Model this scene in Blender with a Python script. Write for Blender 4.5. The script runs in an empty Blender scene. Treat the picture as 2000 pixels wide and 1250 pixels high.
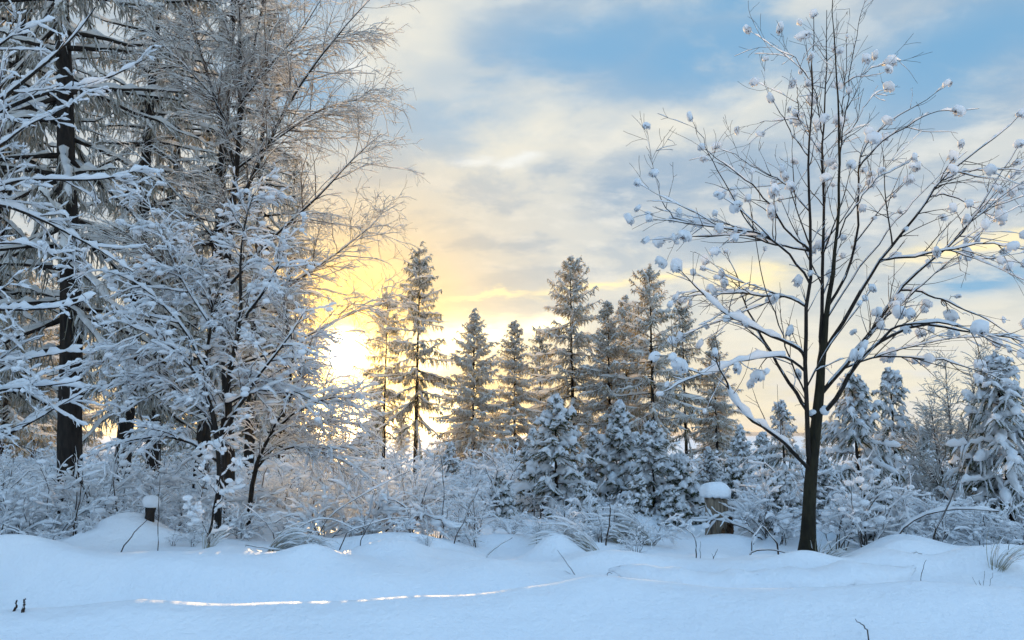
import bpy, math
import numpy as np
from mathutils import Vector
rng = np.random.default_rng(11)
S = bpy.context.scene
COL = S.collection

# ---------------------------------------------------------------- camera
F = 1444.0                      # focal length in pixels of the 2000 px wide photograph
CAMZ = 1.6
PITCH = math.atan(225.0 / F)
cd = bpy.data.cameras.new('camera'); cam = bpy.data.objects.new('camera', cd); COL.objects.link(cam)
cam.location = (0, 0, CAMZ); cam.rotation_euler = (math.pi / 2 + PITCH, 0, 0)
cd.sensor_width = 36.0; cd.lens = 36.0 * F / 2000.0; cd.clip_start = 0.05; cd.clip_end = 20000
S.camera = cam

# ---------------------------------------------------------------- light
SUN_AZ, SUN_EL = math.radians(-12.9), math.radians(6.3)
SD = Vector((math.sin(SUN_AZ) * math.cos(SUN_EL), math.cos(SUN_AZ) * math.cos(SUN_EL), math.sin(SUN_EL)))
SKY_STRENGTH = 0.1
S.view_settings.view_transform = 'Standard'; S.view_settings.look = 'None'
S.view_settings.gamma = 1.0; S.view_settings.exposure = 0.35
S.view_settings.use_curve_mapping = False


class NT:
    """small helper that writes node trees"""
    def __init__(s, tree): s.t = tree
    def node(s, typ, **kw):
        n = s.t.nodes.new(typ)
        for k, v in kw.items(): setattr(n, k, v)
        return n
    def put(s, sock, v):
        if isinstance(v, bpy.types.NodeSocket): s.t.links.new(v, sock)
        elif isinstance(v, (tuple, list)) and len(sock.default_value) == 4 and len(v) == 3: sock.default_value = (*v, 1)
        else: sock.default_value = v
    def m(s, op, a, b=None, c=None, clamp=False):
        n = s.node('ShaderNodeMath', operation=op, use_clamp=clamp)
        s.put(n.inputs[0], a)
        if b is not None: s.put(n.inputs[1], b)
        if c is not None: s.put(n.inputs[2], c)
        return n.outputs[0]
    def vm(s, op, a, b=None, scale=None):
        n = s.node('ShaderNodeVectorMath', operation=op)
        s.put(n.inputs[0], a)
        if b is not None: s.put(n.inputs[1], b)
        if scale is not None: s.put(n.inputs['Scale'], scale)
        return n.outputs['Value'] if op in ('DOT_PRODUCT', 'LENGTH') else n.outputs[0]
    def mix(s, f, a, b, mode='MIX'):
        n = s.node('ShaderNodeMix', data_type='RGBA', blend_type=mode, clamp_factor=True)
        s.put(n.inputs[0], f); s.put(n.inputs[6], a); s.put(n.inputs[7], b)
        return n.outputs[2]
    def noise(s, vec, scale, detail=3, rough=0.5, dist=0.0):
        n = s.node('ShaderNodeTexNoise')
        if vec is not None: s.put(n.inputs['Vector'], vec)
        n.inputs['Scale'].default_value = scale; n.inputs['Detail'].default_value = detail
        n.inputs['Roughness'].default_value = rough; n.inputs['Distortion'].default_value = dist
        return n.outputs[0]
    def ramp(s, v, lo, hi, a=0.0, b=1.0):
        n = s.node('ShaderNodeMapRange', interpolation_type='SMOOTHSTEP')
        s.put(n.inputs[0], v); n.inputs[1].default_value = lo; n.inputs[2].default_value = hi
        n.inputs[3].default_value = a; n.inputs[4].default_value = b
        return n.outputs[0]


def azel(px, py):
    a = PITCH
    x = (px - 1000) / F; v = -(py - 625) / F
    y = math.cos(a) - v * math.sin(a); z = math.sin(a) + v * math.cos(a)
    return math.degrees(math.atan2(x, y)), math.degrees(math.atan2(z, math.hypot(x, y)))


W = bpy.data.worlds.new('World'); S.world = W; W.use_nodes = True
t = NT(W.node_tree); W.node_tree.nodes.clear()
sky = t.node('ShaderNodeTexSky', sky_type='NISHITA'); sky.sun_disc = False
sky.sun_elevation = SUN_EL; sky.sun_rotation = SUN_AZ % (2 * math.pi)
sky.air_density = 1.0; sky.dust_density = 0.6; sky.ozone_density = 2.5
d = t.node('ShaderNodeTexCoord').outputs['Generated']
d = t.vm('NORMALIZE', d)
sep = t.node('ShaderNodeSeparateXYZ'); t.put(sep.inputs[0], d)
dx, dy, dz = sep.outputs
el = t.m('MULTIPLY', t.m('ARCSINE', dz), 57.2958)
az = t.m('MULTIPLY', t.m('ARCTAN2', dx, dy), 57.2958)
theta = t.m('MULTIPLY', t.m('ARCCOSINE', t.m('MINIMUM', t.vm('DOT_PRODUCT', d, tuple(SD)), 0.999999)), 57.2958)
# the cloud sheet overhead: noise on a plane seen in perspective, streaks towards the horizon
pl = t.vm('SCALE', d, scale=t.m('DIVIDE', 1.0, t.m('ADD', t.m('MAXIMUM', dz, 0.0), 0.26)))
mp = t.node('ShaderNodeMapping'); t.put(mp.inputs[0], pl); mp.inputs['Scale'].default_value = (1.25, 1.7, 0.5)
mp.inputs['Rotation'].default_value = (0, 0, 0.25)
n1 = t.noise(mp.outputs[0], 1.1, 5, 0.52, 0.2)
n2 = t.noise(mp.outputs[0], 2.8, 6, 0.58, 0.25)
n3 = t.noise(mp.outputs[0], 8.0, 5, 0.6, 0.1)
wx = t.m('MULTIPLY_ADD', n2, 14.0, -7.0); wy = t.m('MULTIPLY_ADD', n1, 12.0, -6.0)
azw = t.m('ADD', az, wx); elw = t.m('ADD', el, wy)
azf = t.m('ADD', az, t.m('MULTIPLY_ADD', n3, 5.0, -2.5)); elf = t.m('ADD', el, t.m('MULTIPLY_ADD', n3, 2.4, -1.2))


def blob(px, py, wpx, hpx, tilt=0.0, fine=False):
    """soft elliptical patch of sky centred where the photograph shows it (direction space)"""
    a0, e0 = azel(px, py); wa = wpx / F * 57.3; we = hpx / F * 57.3
    u = t.m('SUBTRACT', azf if fine else azw, a0); v = t.m('SUBTRACT', elf if fine else elw, e0)
    if tilt: v = t.m('SUBTRACT', v, t.m('MULTIPLY', u, tilt))
    q = t.m('ADD', t.m('POWER', t.m('DIVIDE', u, wa), 2.0), t.m('POWER', t.m('DIVIDE', v, we), 2.0))
    return t.m('POWER', 2.718, t.m('MULTIPLY', q, -1.0))


def union(bs):
    r = bs[0]
    for b in bs[1:]: r = t.m('MAXIMUM', r, b)
    return r


K = 1.0 / SKY_STRENGTH
def c3(r, g, b, k=1.0): return (r * K * k, g * K * k, b * K * k)
# cloud colour: grey-blue, cream where it thins, golden towards the sun
cloud = t.mix(t.ramp(t.m('ADD', t.m('MULTIPLY', n1, .6), t.m('MULTIPLY', n2, .4)), 0.40, 0.57), c3(.29, .39, .50), c3(.55, .575, .565))
cloud = t.mix(t.ramp(n3, .45, .68, 0.0, .42), cloud, c3(.70, .70, .66))
cloud = t.mix(t.ramp(n2, .53, .40, 0.0, .55), cloud, c3(.29, .39, .50))
cloud = t.mix(t.m('MULTIPLY', t.ramp(theta, 70.0, 125.0), t.ramp(el, 62.0, 22.0)), cloud, c3(.80, 1.14, 1.50))  # unseen clouds behind the camera, brightened as fill light on the vegetation
cream = union([blob(800, 70, 230, 75, 0.1), blob(1010, 235, 300, 50, -0.1), blob(1550, 110, 130, 110), blob(1350, 270, 200, 45), blob(1700, 10, 200, 25)])
cream = t.m('MULTIPLY', cream, t.ramp(n2, 0.36, 0.58, 0.3, 1.0))
cloud = t.mix(t.m('MULTIPLY', cream, 0.7), cloud, c3(.80, .75, .62))
lowc = t.ramp(t.m('ADD', el, t.m('MULTIPLY_ADD', n2, 8.0, -4.0)), 16.0, 3.0)
cloud = t.mix(t.m('MULTIPLY', lowc, 0.7), cloud, c3(.80, .74, .58))
streak = t.ramp(t.noise(mp.outputs[0], 3.4, 3, 0.5, 0.0), 0.42, 0.62)
cloud = t.mix(t.m('MULTIPLY', t.m('MULTIPLY', streak, t.ramp(el, 9.0, 3.0)), 0.7), cloud, c3(.62, .64, .66))
# blue between the clouds
nish = t.vm('SCALE', sky.outputs[0], scale=1.0)
nish = t.mix(0.8, nish, c3(.19, .40, .62))
blue = union([blob(1130, 120, 280, 95, 0.10), blob(880, 180, 240, 60, 0.15), blob(1330, 140, 260, 85, .0), blob(1850, 130, 240, 75, 0.1), blob(1450, 30, 220, 50), blob(560, 150, 140, 130), blob(1900, 555, 130, 22, .1, True)])
blue = t.m('MULTIPLY', blue, t.m('MULTIPLY', t.ramp(n1, 0.75, 0.45, 0.75, 1.0), t.ramp(n2, .66, .46, .45, 1.0)))
over = t.m('MULTIPLY', t.ramp(el, 36.0, 60.0), t.ramp(n1, 0.66, 0.44, 0.55, 1.0))
behind = t.m('MULTIPLY', t.ramp(theta, 55.0, 110.0), t.ramp(n1, 0.60, 0.42, 0.1, 0.6))
blue = t.m('MINIMUM', union([blue, over, behind]), 1.0)
clear = t.mix(t.m('MAXIMUM', t.ramp(el, 34.0, 60.0), t.ramp(theta, 60.0, 110.0)), nish, c3(.19, .46, .84))
col = t.mix(blue, cloud, clear)
# small bright cloud rims
rim = union([blob(930, 315, 40, 9, 0, True), blob(1005, 315, 45, 8, .15, True), blob(690, 130, 30, 12, 0, True)])
col = t.mix(t.m('MULTIPLY', rim, 0.5), col, c3(.80, .85, .88))
# warm light round the low sun and the bright gap beside it
g_w = t.m('POWER', 2.718, t.m('MULTIPLY', t.m('POWER', t.m('DIVIDE', theta, 13.0), 2.0), -1.0))
g_m = t.m('POWER', 2.718, t.m('MULTIPLY', t.m('POWER', t.m('DIVIDE', theta, 7.0), 2.0), -1.0))
g_s = t.m('POWER', 2.718, t.m('MULTIPLY', t.m('POWER', t.m('DIVIDE', theta, .95), 2.0), -1.0))
col = t.mix(t.m('MULTIPLY', g_w, 0.72), col, c3(.66, .49, .22))
col = t.mix(t.m('MULTIPLY', g_m, 0.92), col, c3(.44, .265, .015))
band = t.m('MULTIPLY', t.ramp(t.m('ADD', el, t.m('MULTIPLY_ADD', n2, 4.0, -2.0)), 9.0, 3.0), t.m('POWER', 2.718, t.m('MULTIPLY', t.m('POWER', t.m('DIVIDE', t.m('ADD', az, 13.0), 25.0), 2.0), -1.0)))
col = t.mix(t.m('MULTIPLY', band, 0.7), col, c3(.80, .58, .20))
gap = union([blob(920, 660, 130, 32, .05, True), blob(1060, 640, 70, 20, .1, True), blob(850, 690, 70, 40, 0, True), blob(860, 790, 40, 40, 0, True)])
col = t.mix(t.m('MULTIPLY', gap, 1.0), col, c3(1.7, 1.45, .85))
edge = union([blob(960, 578, 90, 7, .12, True), blob(1150, 560, 120, 9, .1, True), blob(1290, 540, 60, 10, .1, True), blob(1900, 480, 120, 12, .05, True), blob(1460, 545, 70, 30, 0, True)])
col = t.mix(t.m('MULTIPLY', edge, 0.75), col, c3(1.05, .86, .42))
col = t.mix(t.m('MULTIPLY', t.ramp(el, 0.0, -3.0), 1.0), col, c3(.55, .60, .66))
glow = t.vm('SCALE', c3(1.0, .84, .46, 36.0), scale=g_s)
g_h = t.m('POWER', 2.718, t.m('DIVIDE', theta, -2.8))
glow = t.vm('ADD', glow, t.vm('SCALE', c3(1.0, .50, .05, 2.8), scale=g_h))
col = t.vm('ADD', col, glow)
bg = t.node('ShaderNodeBackground'); t.put(bg.inputs[0], col); bg.inputs[1].default_value = SKY_STRENGTH
wo = t.node('ShaderNodeOutputWorld'); W.node_tree.links.new(bg.outputs[0], wo.inputs[0])
W.cycles.sampling_method = 'MANUAL'; W.cycles.sample_map_resolution = 1024

sl = bpy.data.lights.new('sun', 'SUN'); so = bpy.data.objects.new('sun', sl); COL.objects.link(so)
so.location = (-20, 90, 14); so.rotation_euler = SD.to_track_quat('Z', 'Y').to_euler()
sl.energy = 5.0; sl.angle = math.radians(0.53); sl.color = (1.0, .62, .23)

c = S.cycles
c.max_bounces = 9; c.diffuse_bounces = 7; c.glossy_bounces = 1; c.transmission_bounces = 7; c.volume_bounces = 0
c.use_denoising = True; c.sample_clamp_indirect = 6.0; c.caustics_reflective = False; c.caustics_refractive = False
c.use_adaptive_sampling = True; c.adaptive_threshold = 0.02
try:
    c.denoiser = 'OPENIMAGEDENOISE'; c.denoising_prefilter = 'ACCURATE'; c.denoising_input_passes = 'RGB_ALBEDO_NORMAL'
except Exception: pass

# ---------------------------------------------------------------- materials
MATS = {}
def new_mat(name):
    m = bpy.data.materials.new(name); m.use_nodes = True; m.node_tree.nodes.clear()
    MATS[name] = m
    return m, NT(m.node_tree)

def finish(tr, shader):
    o = tr.node('ShaderNodeOutputMaterial'); tr.t.links.new(shader, o.inputs[0])

def simple(name, ca, cb, scale=8.0, rough=.85, bump=0.0, transl=0.0, tcol=None, stretch=(1, 1, 1), spec=.25, coords='Object', bscale=None):
    m, tr = new_mat(name)
    co = tr.node('ShaderNodeTexCoord').outputs[coords]
    mpn = tr.node('ShaderNodeMapping'); tr.put(mpn.inputs[0], co); mpn.inputs['Scale'].default_value = stretch
    nz = tr.noise(mpn.outputs[0], scale, 4, .6)
    colr = tr.mix(tr.ramp(nz, .3, .7), ca, cb)
    b = tr.node('ShaderNodeBsdfPrincipled'); tr.put(b.inputs['Base Color'], colr)
    b.inputs['Roughness'].default_value = rough; b.inputs['Specular IOR Level'].default_value = spec
    if bump:
        bn = tr.node('ShaderNodeBump'); bn.inputs['Strength'].default_value = bump; bn.inputs['Distance'].default_value = .02
        tr.put(bn.inputs['Height'], tr.noise(mpn.outputs[0], bscale or scale * 2, 4, .6)); tr.put(b.inputs['Normal'], bn.outputs[0])
    out = b.outputs[0]
    if transl:
        tl = tr.node('ShaderNodeBsdfTranslucent'); tr.put(tl.inputs[0], tcol or colr)
        ms = tr.node('ShaderNodeMixShader'); ms.inputs[0].default_value = transl
        tr.t.links.new(out, ms.inputs[1]); tr.t.links.new(tl.outputs[0], ms.inputs[2]); out = ms.outputs[0]
    finish(tr, out)
    return m

simple('branch_snow', (.86, .89, .93), (.90, .92, .95), 6, .7, transl=.42, tcol=(.95, .94, .92))
simple('frost', (.80, .83, .87), (.88, .90, .93), 6, .8, transl=.66, tcol=(.97, .94, .88))
simple('bark', (.010, .008, .007), (.028, .022, .018), 14, .9, bump=.8, stretch=(1, 1, .25))
simple('mossy_bark', (.008, .007, .005), (.030, .026, .013), 9, .9, bump=.9, stretch=(1, 1, .3))
simple('twig', (.020, .014, .010), (.045, .030, .020), 10, .8)
simple('birch_twig', (.075, .045, .028), (.12, .075, .045), 10, .75, transl=.15, tcol=(.3, .16, .06))
simple('needles', (.022, .036, .020), (.050, .070, .036), 5, .7, transl=.35, tcol=(.16, .17, .04))
simple('sunglow_frosted_needles', (.135, .120, .055), (.26, .225, .125), 3, .7, transl=.55, tcol=(.58, .44, .15))  # base and translucent colours warmed: golden sun glow put into the frosted needles
simple('pale_needles', (.17, .18, .17), (.32, .33, .32), 3, .7, transl=.5, tcol=(.55, .48, .32))
simple('dry_grass', (.26, .24, .16), (.42, .40, .30), 12, .8, transl=.2)
simple('stump_wood', (.07, .055, .042), (.30, .25, .19), 7, .9, bump=1.0, stretch=(3.5, 3.5, .25), bscale=9)
simple('dark_wood', (.030, .018, .010), (.12, .06, .028), 9, .9, bump=.6)
simple('berries', (.05, .025, .018), (.11, .06, .04), 20, .7)
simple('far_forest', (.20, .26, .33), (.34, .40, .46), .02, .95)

m, tr = new_mat('ground_snow')
co = tr.node('ShaderNodeTexCoord').outputs['Object']
b = tr.node('ShaderNodeBsdfPrincipled')
tr.put(b.inputs['Base Color'], tr.mix(tr.ramp(tr.noise(co, 1.3, 4), .35, .7), (.81, .845, .885), (.85, .875, .905)))
b.inputs['Roughness'].default_value = .55; b.inputs['Specular IOR Level'].default_value = .25
bn = tr.node('ShaderNodeBump'); bn.inputs['Strength'].default_value = .8; bn.inputs['Distance'].default_value = .022
hgt = tr.m('ADD', tr.m('MULTIPLY', tr.noise(co, 22, 4, .6), 1.0), tr.m('ADD', tr.m('MULTIPLY', tr.noise(co, 140, 2, .6), .35), tr.m('MULTIPLY', tr.noise(co, 5, 3, .5), 2.0)))
tr.put(bn.inputs['Height'], hgt); tr.put(b.inputs['Normal'], bn.outputs[0])
finish(tr, b.outputs[0])


# ---------------------------------------------------------------- geometry helpers
def pix(px, py, dist):
    """the point at depth dist (metres along y) that the photograph shows at that pixel"""
    a = PITCH; u = (px - 1000) / F; v = -(py - 625) / F
    y = math.cos(a) - v * math.sin(a); z = math.sin(a) + v * math.cos(a)
    return np.array([u / y * dist, dist, CAMZ + z / y * dist])

def nrm(v):
    return v / np.maximum(np.linalg.norm(v, axis=-1, keepdims=True), 1e-9)

class Geo:
    def __init__(s): s.v = []; s.q = []; s.t = []; s.n = 0
    def add(s, v, q=None, tri=None):
        v = np.asarray(v, float).reshape(-1, 3)
        if q is not None and len(q): s.q.append(np.asarray(q).reshape(-1, 4) + s.n)
        if tri is not None and len(tri): s.t.append(np.asarray(tri).reshape(-1, 3) + s.n)
        s.v.append(v); s.n += len(v)
    def mesh(s, name, mat, origin=(0, 0, 0), smooth=True):
        v = np.concatenate(s.v) - np.asarray(origin, float)
        q = np.concatenate(s.q) if s.q else np.zeros((0, 4), int)
        tr_ = np.concatenate(s.t) if s.t else np.zeros((0, 3), int)
        me = bpy.data.meshes.new(name)
        me.vertices.add(len(v)); me.vertices.foreach_set('co', v.astype(np.float32).ravel())
        me.loops.add(len(q) * 4 + len(tr_) * 3)
        me.loops.foreach_set('vertex_index', np.concatenate([q.ravel(), tr_.ravel()]).astype(np.int32))
        me.polygons.add(len(q) + len(tr_))
        ls = np.concatenate([np.arange(len(q)) * 4, len(q) * 4 + np.arange(len(tr_)) * 3])
        me.polygons.foreach_set('loop_start', ls.astype(np.int32))
        me.polygons.foreach_set('use_smooth', np.full(len(ls), smooth))
        me.update(calc_edges=True)
        me.materials.append(MATS[mat])
        return me
    def build(s, name, mat, parent=None, origin=(0, 0, 0), smooth=True):
        return obj(name, s.mesh(name, mat, origin, smooth), parent)

def obj(name, me, parent=None):
    o = bpy.data.objects.new(name, me); COL.objects.link(o)
    if parent:
        o.parent = parent
        if name in ('twigs', 'snow_load', 'foliage', 'blades', 'stems', 'snow_ridges'): o['kind'] = 'stuff'   # too fine to pick apart singly
    return o

def tag(o, label=None, cat=None, group=None, kind=None):
    if label: o['label'] = label
    if cat: o['category'] = cat
    if group: o['group'] = group
    if kind: o['kind'] = kind
    return o

def thing(name, loc, label, cat, group=None, rz=0.0, sc=1.0):
    o = bpy.data.objects.new(name, None); COL.objects.link(o)
    o.location = loc; o.rotation_euler = (0, 0, rz); o.scale = (sc, sc, sc)
    o.empty_display_size = .2
    return tag(o, label, cat, group)

def plant(name, proto, loc, label, cat, group=None, rz=0.0, sc=1.0, tilt=(0, 0)):
    """a copy of a prototype: an Empty with one child object per part, mesh data shared"""
    o = thing(name, loc, label, cat, group, rz, sc)
    o.rotation_euler = (tilt[0], tilt[1], rz)
    for pn, me in proto: obj(pn, me, o)
    return o

def frames(P):
    T = np.gradient(P, axis=1) if P.shape[1] > 2 else np.repeat(P[:, 1:] - P[:, :1], 2, axis=1)
    T = nrm(T)
    u = np.stack([T[..., 1], -T[..., 0], np.zeros(T.shape[:2])], -1)
    bad = np.linalg.norm(u, axis=-1) < .05
    u[bad] = (1, 0, 0)
    u = nrm(u); v = np.cross(u, T)
    return T, u, v

def tubes(g, P, Ru, Rv=None, sides=3, cap=False):
    if len(P) == 0: return
    P = np.asarray(P, float); N, Kp, _ = P.shape
    Rv = Ru if Rv is None else Rv
    T, u, v = frames(P)
    a = np.arange(sides) * 2 * np.pi / sides + np.pi / 2
    ring = P[:, :, None] + u[:, :, None] * (np.cos(a)[None, None, :, None] * Ru[:, :, None, None]) + v[:, :, None] * (np.sin(a)[None, None, :, None] * Rv[:, :, None, None])
    i = np.arange(N)[:, None, None] * Kp * sides + np.arange(Kp - 1)[None, :, None] * sides
    s0 = np.arange(sides)[None, None, :]; s1 = (s0 + 1) % sides
    q = np.stack([i + s0, i + s1, i + s1 + sides, i + s0 + sides], -1)
    g.add(ring.reshape(-1, 3), q.reshape(-1, 4))

def snow_on(g, P, R, h, w, sides=4, lump=.35, keep=1.0, minh=.1):
    """a ridge of snow lying on top of each twig; steep stretches carry little"""
    if len(P) == 0: return
    P = np.asarray(P, float)
    if keep < 1:
        k = rng.random(len(P)) < keep; P = P[k]; R = R[k]
        if len(P) == 0: return
    T, u, v = frames(P)
    hz = np.sqrt(np.clip(1 - T[..., 2] ** 2, 0, 1)) ** 1.6
    hz = np.maximum(hz, minh)
    l = 1 + lump * rng.normal(size=P.shape[:2])
    l = np.clip(l, .12, 2)
    H = h * hz * l; Wd = (w * hz * np.clip(l, .5, 1.5)) + R * .9
    Cn = P.copy(); Cn[..., 2] += R * .55 + H * .42
    e = np.ones(P.shape[1]); e[0] = .45; e[-1] = .30
    tubes(g, Cn, Wd * e, (H * .6 + R * .2) * e, sides)

def at(P, idx, tt):
    Kp = P.shape[1]; s = np.clip(tt * (Kp - 1), 0, Kp - 1.001); i = s.astype(int); f = (s - i)[:, None]
    a = P[idx, i]; b2 = P[idx, i + 1]
    return a * (1 - f) + b2 * f, nrm(b2 - a), i, f[:, 0]

def grow(P, R, n, t0, t1, ang, length, Kp=5, droop=0.0, wig=.15, rmax=.02, rk=.6, pull=None, shrink=.5, tipr=.3, flat=1.0):
    """n side branches on the given axes: angle in degrees, gravity droop, random wiggle"""
    Ln = np.linalg.norm(np.diff(P, axis=1), axis=-1).sum(1)
    idx = rng.choice(len(P), n, p=Ln / Ln.sum())
    tt = rng.uniform(t0, t1, n)
    p, T, i, f = at(P, idx, tt)
    r = R[idx, i] * (1 - f) + R[idx, i + 1] * f
    v = rng.normal(size=(n, 3)); v[:, 2] *= flat
    v -= (v * T).sum(1, keepdims=True) * T; v = nrm(v)
    a = np.radians(rng.uniform(ang[0], ang[1], n))[:, None]
    D = nrm(T * np.cos(a) + v * np.sin(a))
    L = rng.uniform(length[0], length[1], n) * (1 - shrink * tt)
    pts = [p]; st = (L / (Kp - 1))[:, None]
    for k in range(Kp - 1):
        D = D + wig * rng.normal(size=(n, 3))
        D[:, 2] -= droop
        if pull is not None: D = D + np.asarray(pull)
        D = nrm(D); p = p + D * st; pts.append(p)
    Pn = np.stack(pts, 1)
    r0 = np.minimum(r * rk, rmax)[:, None]
    Rn = r0 * np.linspace(1, tipr, Kp)[None]
    return Pn, Rn

def resample(pts, Kp):
    pts = np.asarray(pts, float)
    d_ = np.r_[0, np.cumsum(np.linalg.norm(np.diff(pts, axis=0), axis=1))]
    s = np.linspace(0, d_[-1], Kp)
    out = np.stack([np.interp(s, d_, pts[:, k]) for k in range(3)], 1)
    for _ in range(2):
        out[1:-1] = out[1:-1] * .5 + (out[:-2] + out[2:]) * .25
    return out

def lumpy(rx, ry, rz, sub=2, amp=.15, seed=0, cut=None, freq=2.5):
    """a rounded lump of snow"""
    import bmesh
    bm = bmesh.new(); bmesh.ops.create_icosphere(bm, subdivisions=sub, radius=1)
    v = np.array([x.co[:] for x in bm.verts]); f = np.array([[y.index for y in x.verts] for x in bm.faces]); bm.free()
    r_ = np.random.default_rng(seed); k = r_.normal(size=(7, 3)) * freq; ph = r_.uniform(0, 6.3, 7)
    nz = np.sin(v @ k.T + ph).mean(1)
    v = v * (1 + amp * 2 * nz)[:, None]
    if cut is not None: v[:, 2] = np.where(v[:, 2] < cut, cut + (v[:, 2] - cut) * .25, v[:, 2])
    return v * np.array([rx, ry, rz]), f


# ---------------------------------------------------------------- the snowy ground
_k = np.random.default_rng(3)
FB = [(_k.normal(size=2) * fr, _k.uniform(0, 6.28), am) for fr, am in ((.25, .10), (.35, .08), (.6, .05), (.9, .035), (1.3, .028), (1.9, .018), (2.6, .018), (4, .010), (5.5, .007), (8, .005))]
BUMPS = []   # x, y, height, sx, sy
def bump(px, py, dist, h, sx, sy):
    p = pix(px, py, dist); BUMPS.append((p[0], dist, h, sx, sy))
bump(250, 1010, 10.6, .46, .62, .7)
bump(570, 1035, 9.4, .26, .28, .26)
bump(600, 1045, 9.2, .16, .25, .3)
bump(760, 1075, 8.9, .30, .62, .40)
bump(880, 1085, 9.2, .10, .5, .4)
bump(120, 1030, 11.0, .15, .5, .5)
bump(20, 1150, 7.6, .06, .8, .6)
bump(470, 1120, 8.0, .05, 1.0, .5)
bump(1085, 1050, 9.6, .30, .32, .32)
bump(1190, 1090, 9.0, .07, .5, .3)
bump(1320, 1090, 9.2, .10, .5, .3)
bump(1700, 1075, 8.9, .26, .42, .36)
bump(1760, 1040, 10.2, .16, .9, .5)
bump(1950, 1050, 9.8, .18, .6, .4)
bump(1560, 1040, 10.2, .12, .4, .4)
bump(1420, 1045, 12.0, .12, .5, .4)
bump(1850, 1215, 4.9, .10, .42, .35)
bump(540, 990, 11.4, .38, .4, .4)
bump(680, 1020, 11.0, .16, .4, .4)
bump(1900, 1120, 8.0, .10, .9, .4)
for _ in range(70):
    yy = _k.uniform(10.2, 24); xx = _k.uniform(-.8, .8) * yy
    BUMPS.append((xx, yy, _k.uniform(.05, .2), _k.uniform(.25, .6), _k.uniform(.25, .6)))

for _ in range(130):          # pits and crumbs where snow has dropped from the trees
    yy = _k.uniform(4.8, 10.5); xx = _k.uniform(-.75, .75) * yy; s_ = _k.uniform(.045, .11)
    BUMPS.append((xx, yy, _k.uniform(-.022, .018), s_, s_))
for _ in range(34):
    yy = _k.uniform(7.9, 11.0); xx = _k.uniform(-.72, .72) * yy
    BUMPS.append((xx, yy, _k.uniform(.06, .17), _k.uniform(.3, .75), _k.uniform(.16, .34)))
for _ in range(26):
    yy = _k.uniform(5.0, 10.2); xx = _k.uniform(-.75, .75) * yy
    BUMPS.append((xx, yy, _k.uniform(-.03, .06), _k.uniform(.25, .6), _k.uniform(.15, .3)))

def gz(x, y):
    x = np.asarray(x, float); y = np.asarray(y, float)
    z = np.zeros(np.broadcast(x, y).shape)
    fade = np.clip((y - 3) / 4, .5, 1) * np.clip(1.6 - y / 60, .0, 1)
    for k2, ph, am in FB: z = z + am * .8 * np.sin(x * k2[0] * 1.0 + y * k2[1] * 1.3 + ph) * fade
    # the long drift across the foreground and the trough behind it
    yc = 6.05 + .22 * np.sin(x * .75 + .6) + .10 * np.sin(x * 1.9)
    hh = .31 + .04 * np.sin(x * 1.15 + 2.2) + .02 * np.sin(x * 2.3)
    dyy = y - yc
    ad = np.sqrt(dyy ** 2 + .009) - .095
    z = z + (hh + .05) * np.exp(-np.where(dyy > 0, ad / .48, ad / 1.0)) * np.exp(-(dyy / 2.4) ** 2)
    z = z - .17 * np.clip(yc - .25 - y, 0, 2.2)
    # a lower drift further back on the left, its face towards the camera
    dl = y - (7.95 + .25 * np.sin(x * .8 + .5))
    z = z + .25 * np.exp(-np.where(dl > 0, dl / .8, dl / .30) ** 2) / (1 + np.exp((x + .9) * 2.2))
    dr = y - (8.55 + .2 * np.sin(x * 1.3))
    z = z + .22 * np.exp(-np.where(dr > 0, dr / .6, dr / .28) ** 2) / (1 + np.exp(-(x - .6) * 2.5))
    z = z - .22 * np.exp(-((y - 7.15) / .6) ** 2)
    yc2 = 8.0 + .3 * np.sin(x * .6 + 1.0)
    z = z + .06 * np.exp(-((y - yc2) / .5) ** 2) * (1 / (1 + np.exp(x * 2)))
    for bx_, by_, h, sx, sy in BUMPS:
        z = z + h * np.exp(-((x - bx_) / sx) ** 2 - ((y - by_) / sy) ** 2)
    far = np.clip(y - 14, 0, None)
    z = z - .012 * far + .00012 * np.clip(y - 60, 0, 60) ** 2 * 0
    z = np.where(y > 120, z * np.exp(-(y - 120) / 200) - 1.3 * (1 - np.exp(-(y - 120) / 200)), z)
    return z

def on_ground(px, dist):
    """ground point in the column of that pixel at depth dist"""
    x = pix(px, 900, dist)[0]
    return np.array([x, dist, float(gz(x, dist))])

ys = np.concatenate([np.linspace(-14, 3.4, 22), np.arange(3.5, 10.5, .036), np.geomspace(10.55, 26, 150), np.geomspace(26.5, 140, 90), np.geomspace(150, 9000, 40)])
us = np.linspace(-1, 1, 371)
us = np.sign(us) * (np.abs(us) * .72 + np.abs(us) ** 4 * .28)
Y, U = np.meshgrid(ys, us, indexing='ij')
X = U * (6.5 + np.clip(Y, 0, None) * 1.15)
Z = gz(X, Y)
g = Geo(); ny, nx = Y.shape
i0 = (np.arange(ny - 1)[:, None] * nx + np.arange(nx - 1)[None]).ravel()
g.add(np.stack([X, Y, Z], -1), np.stack([i0, i0 + 1, i0 + nx + 1, i0 + nx], -1))
tag(g.build('snow_ground', 'ground_snow'), kind='structure')

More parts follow.
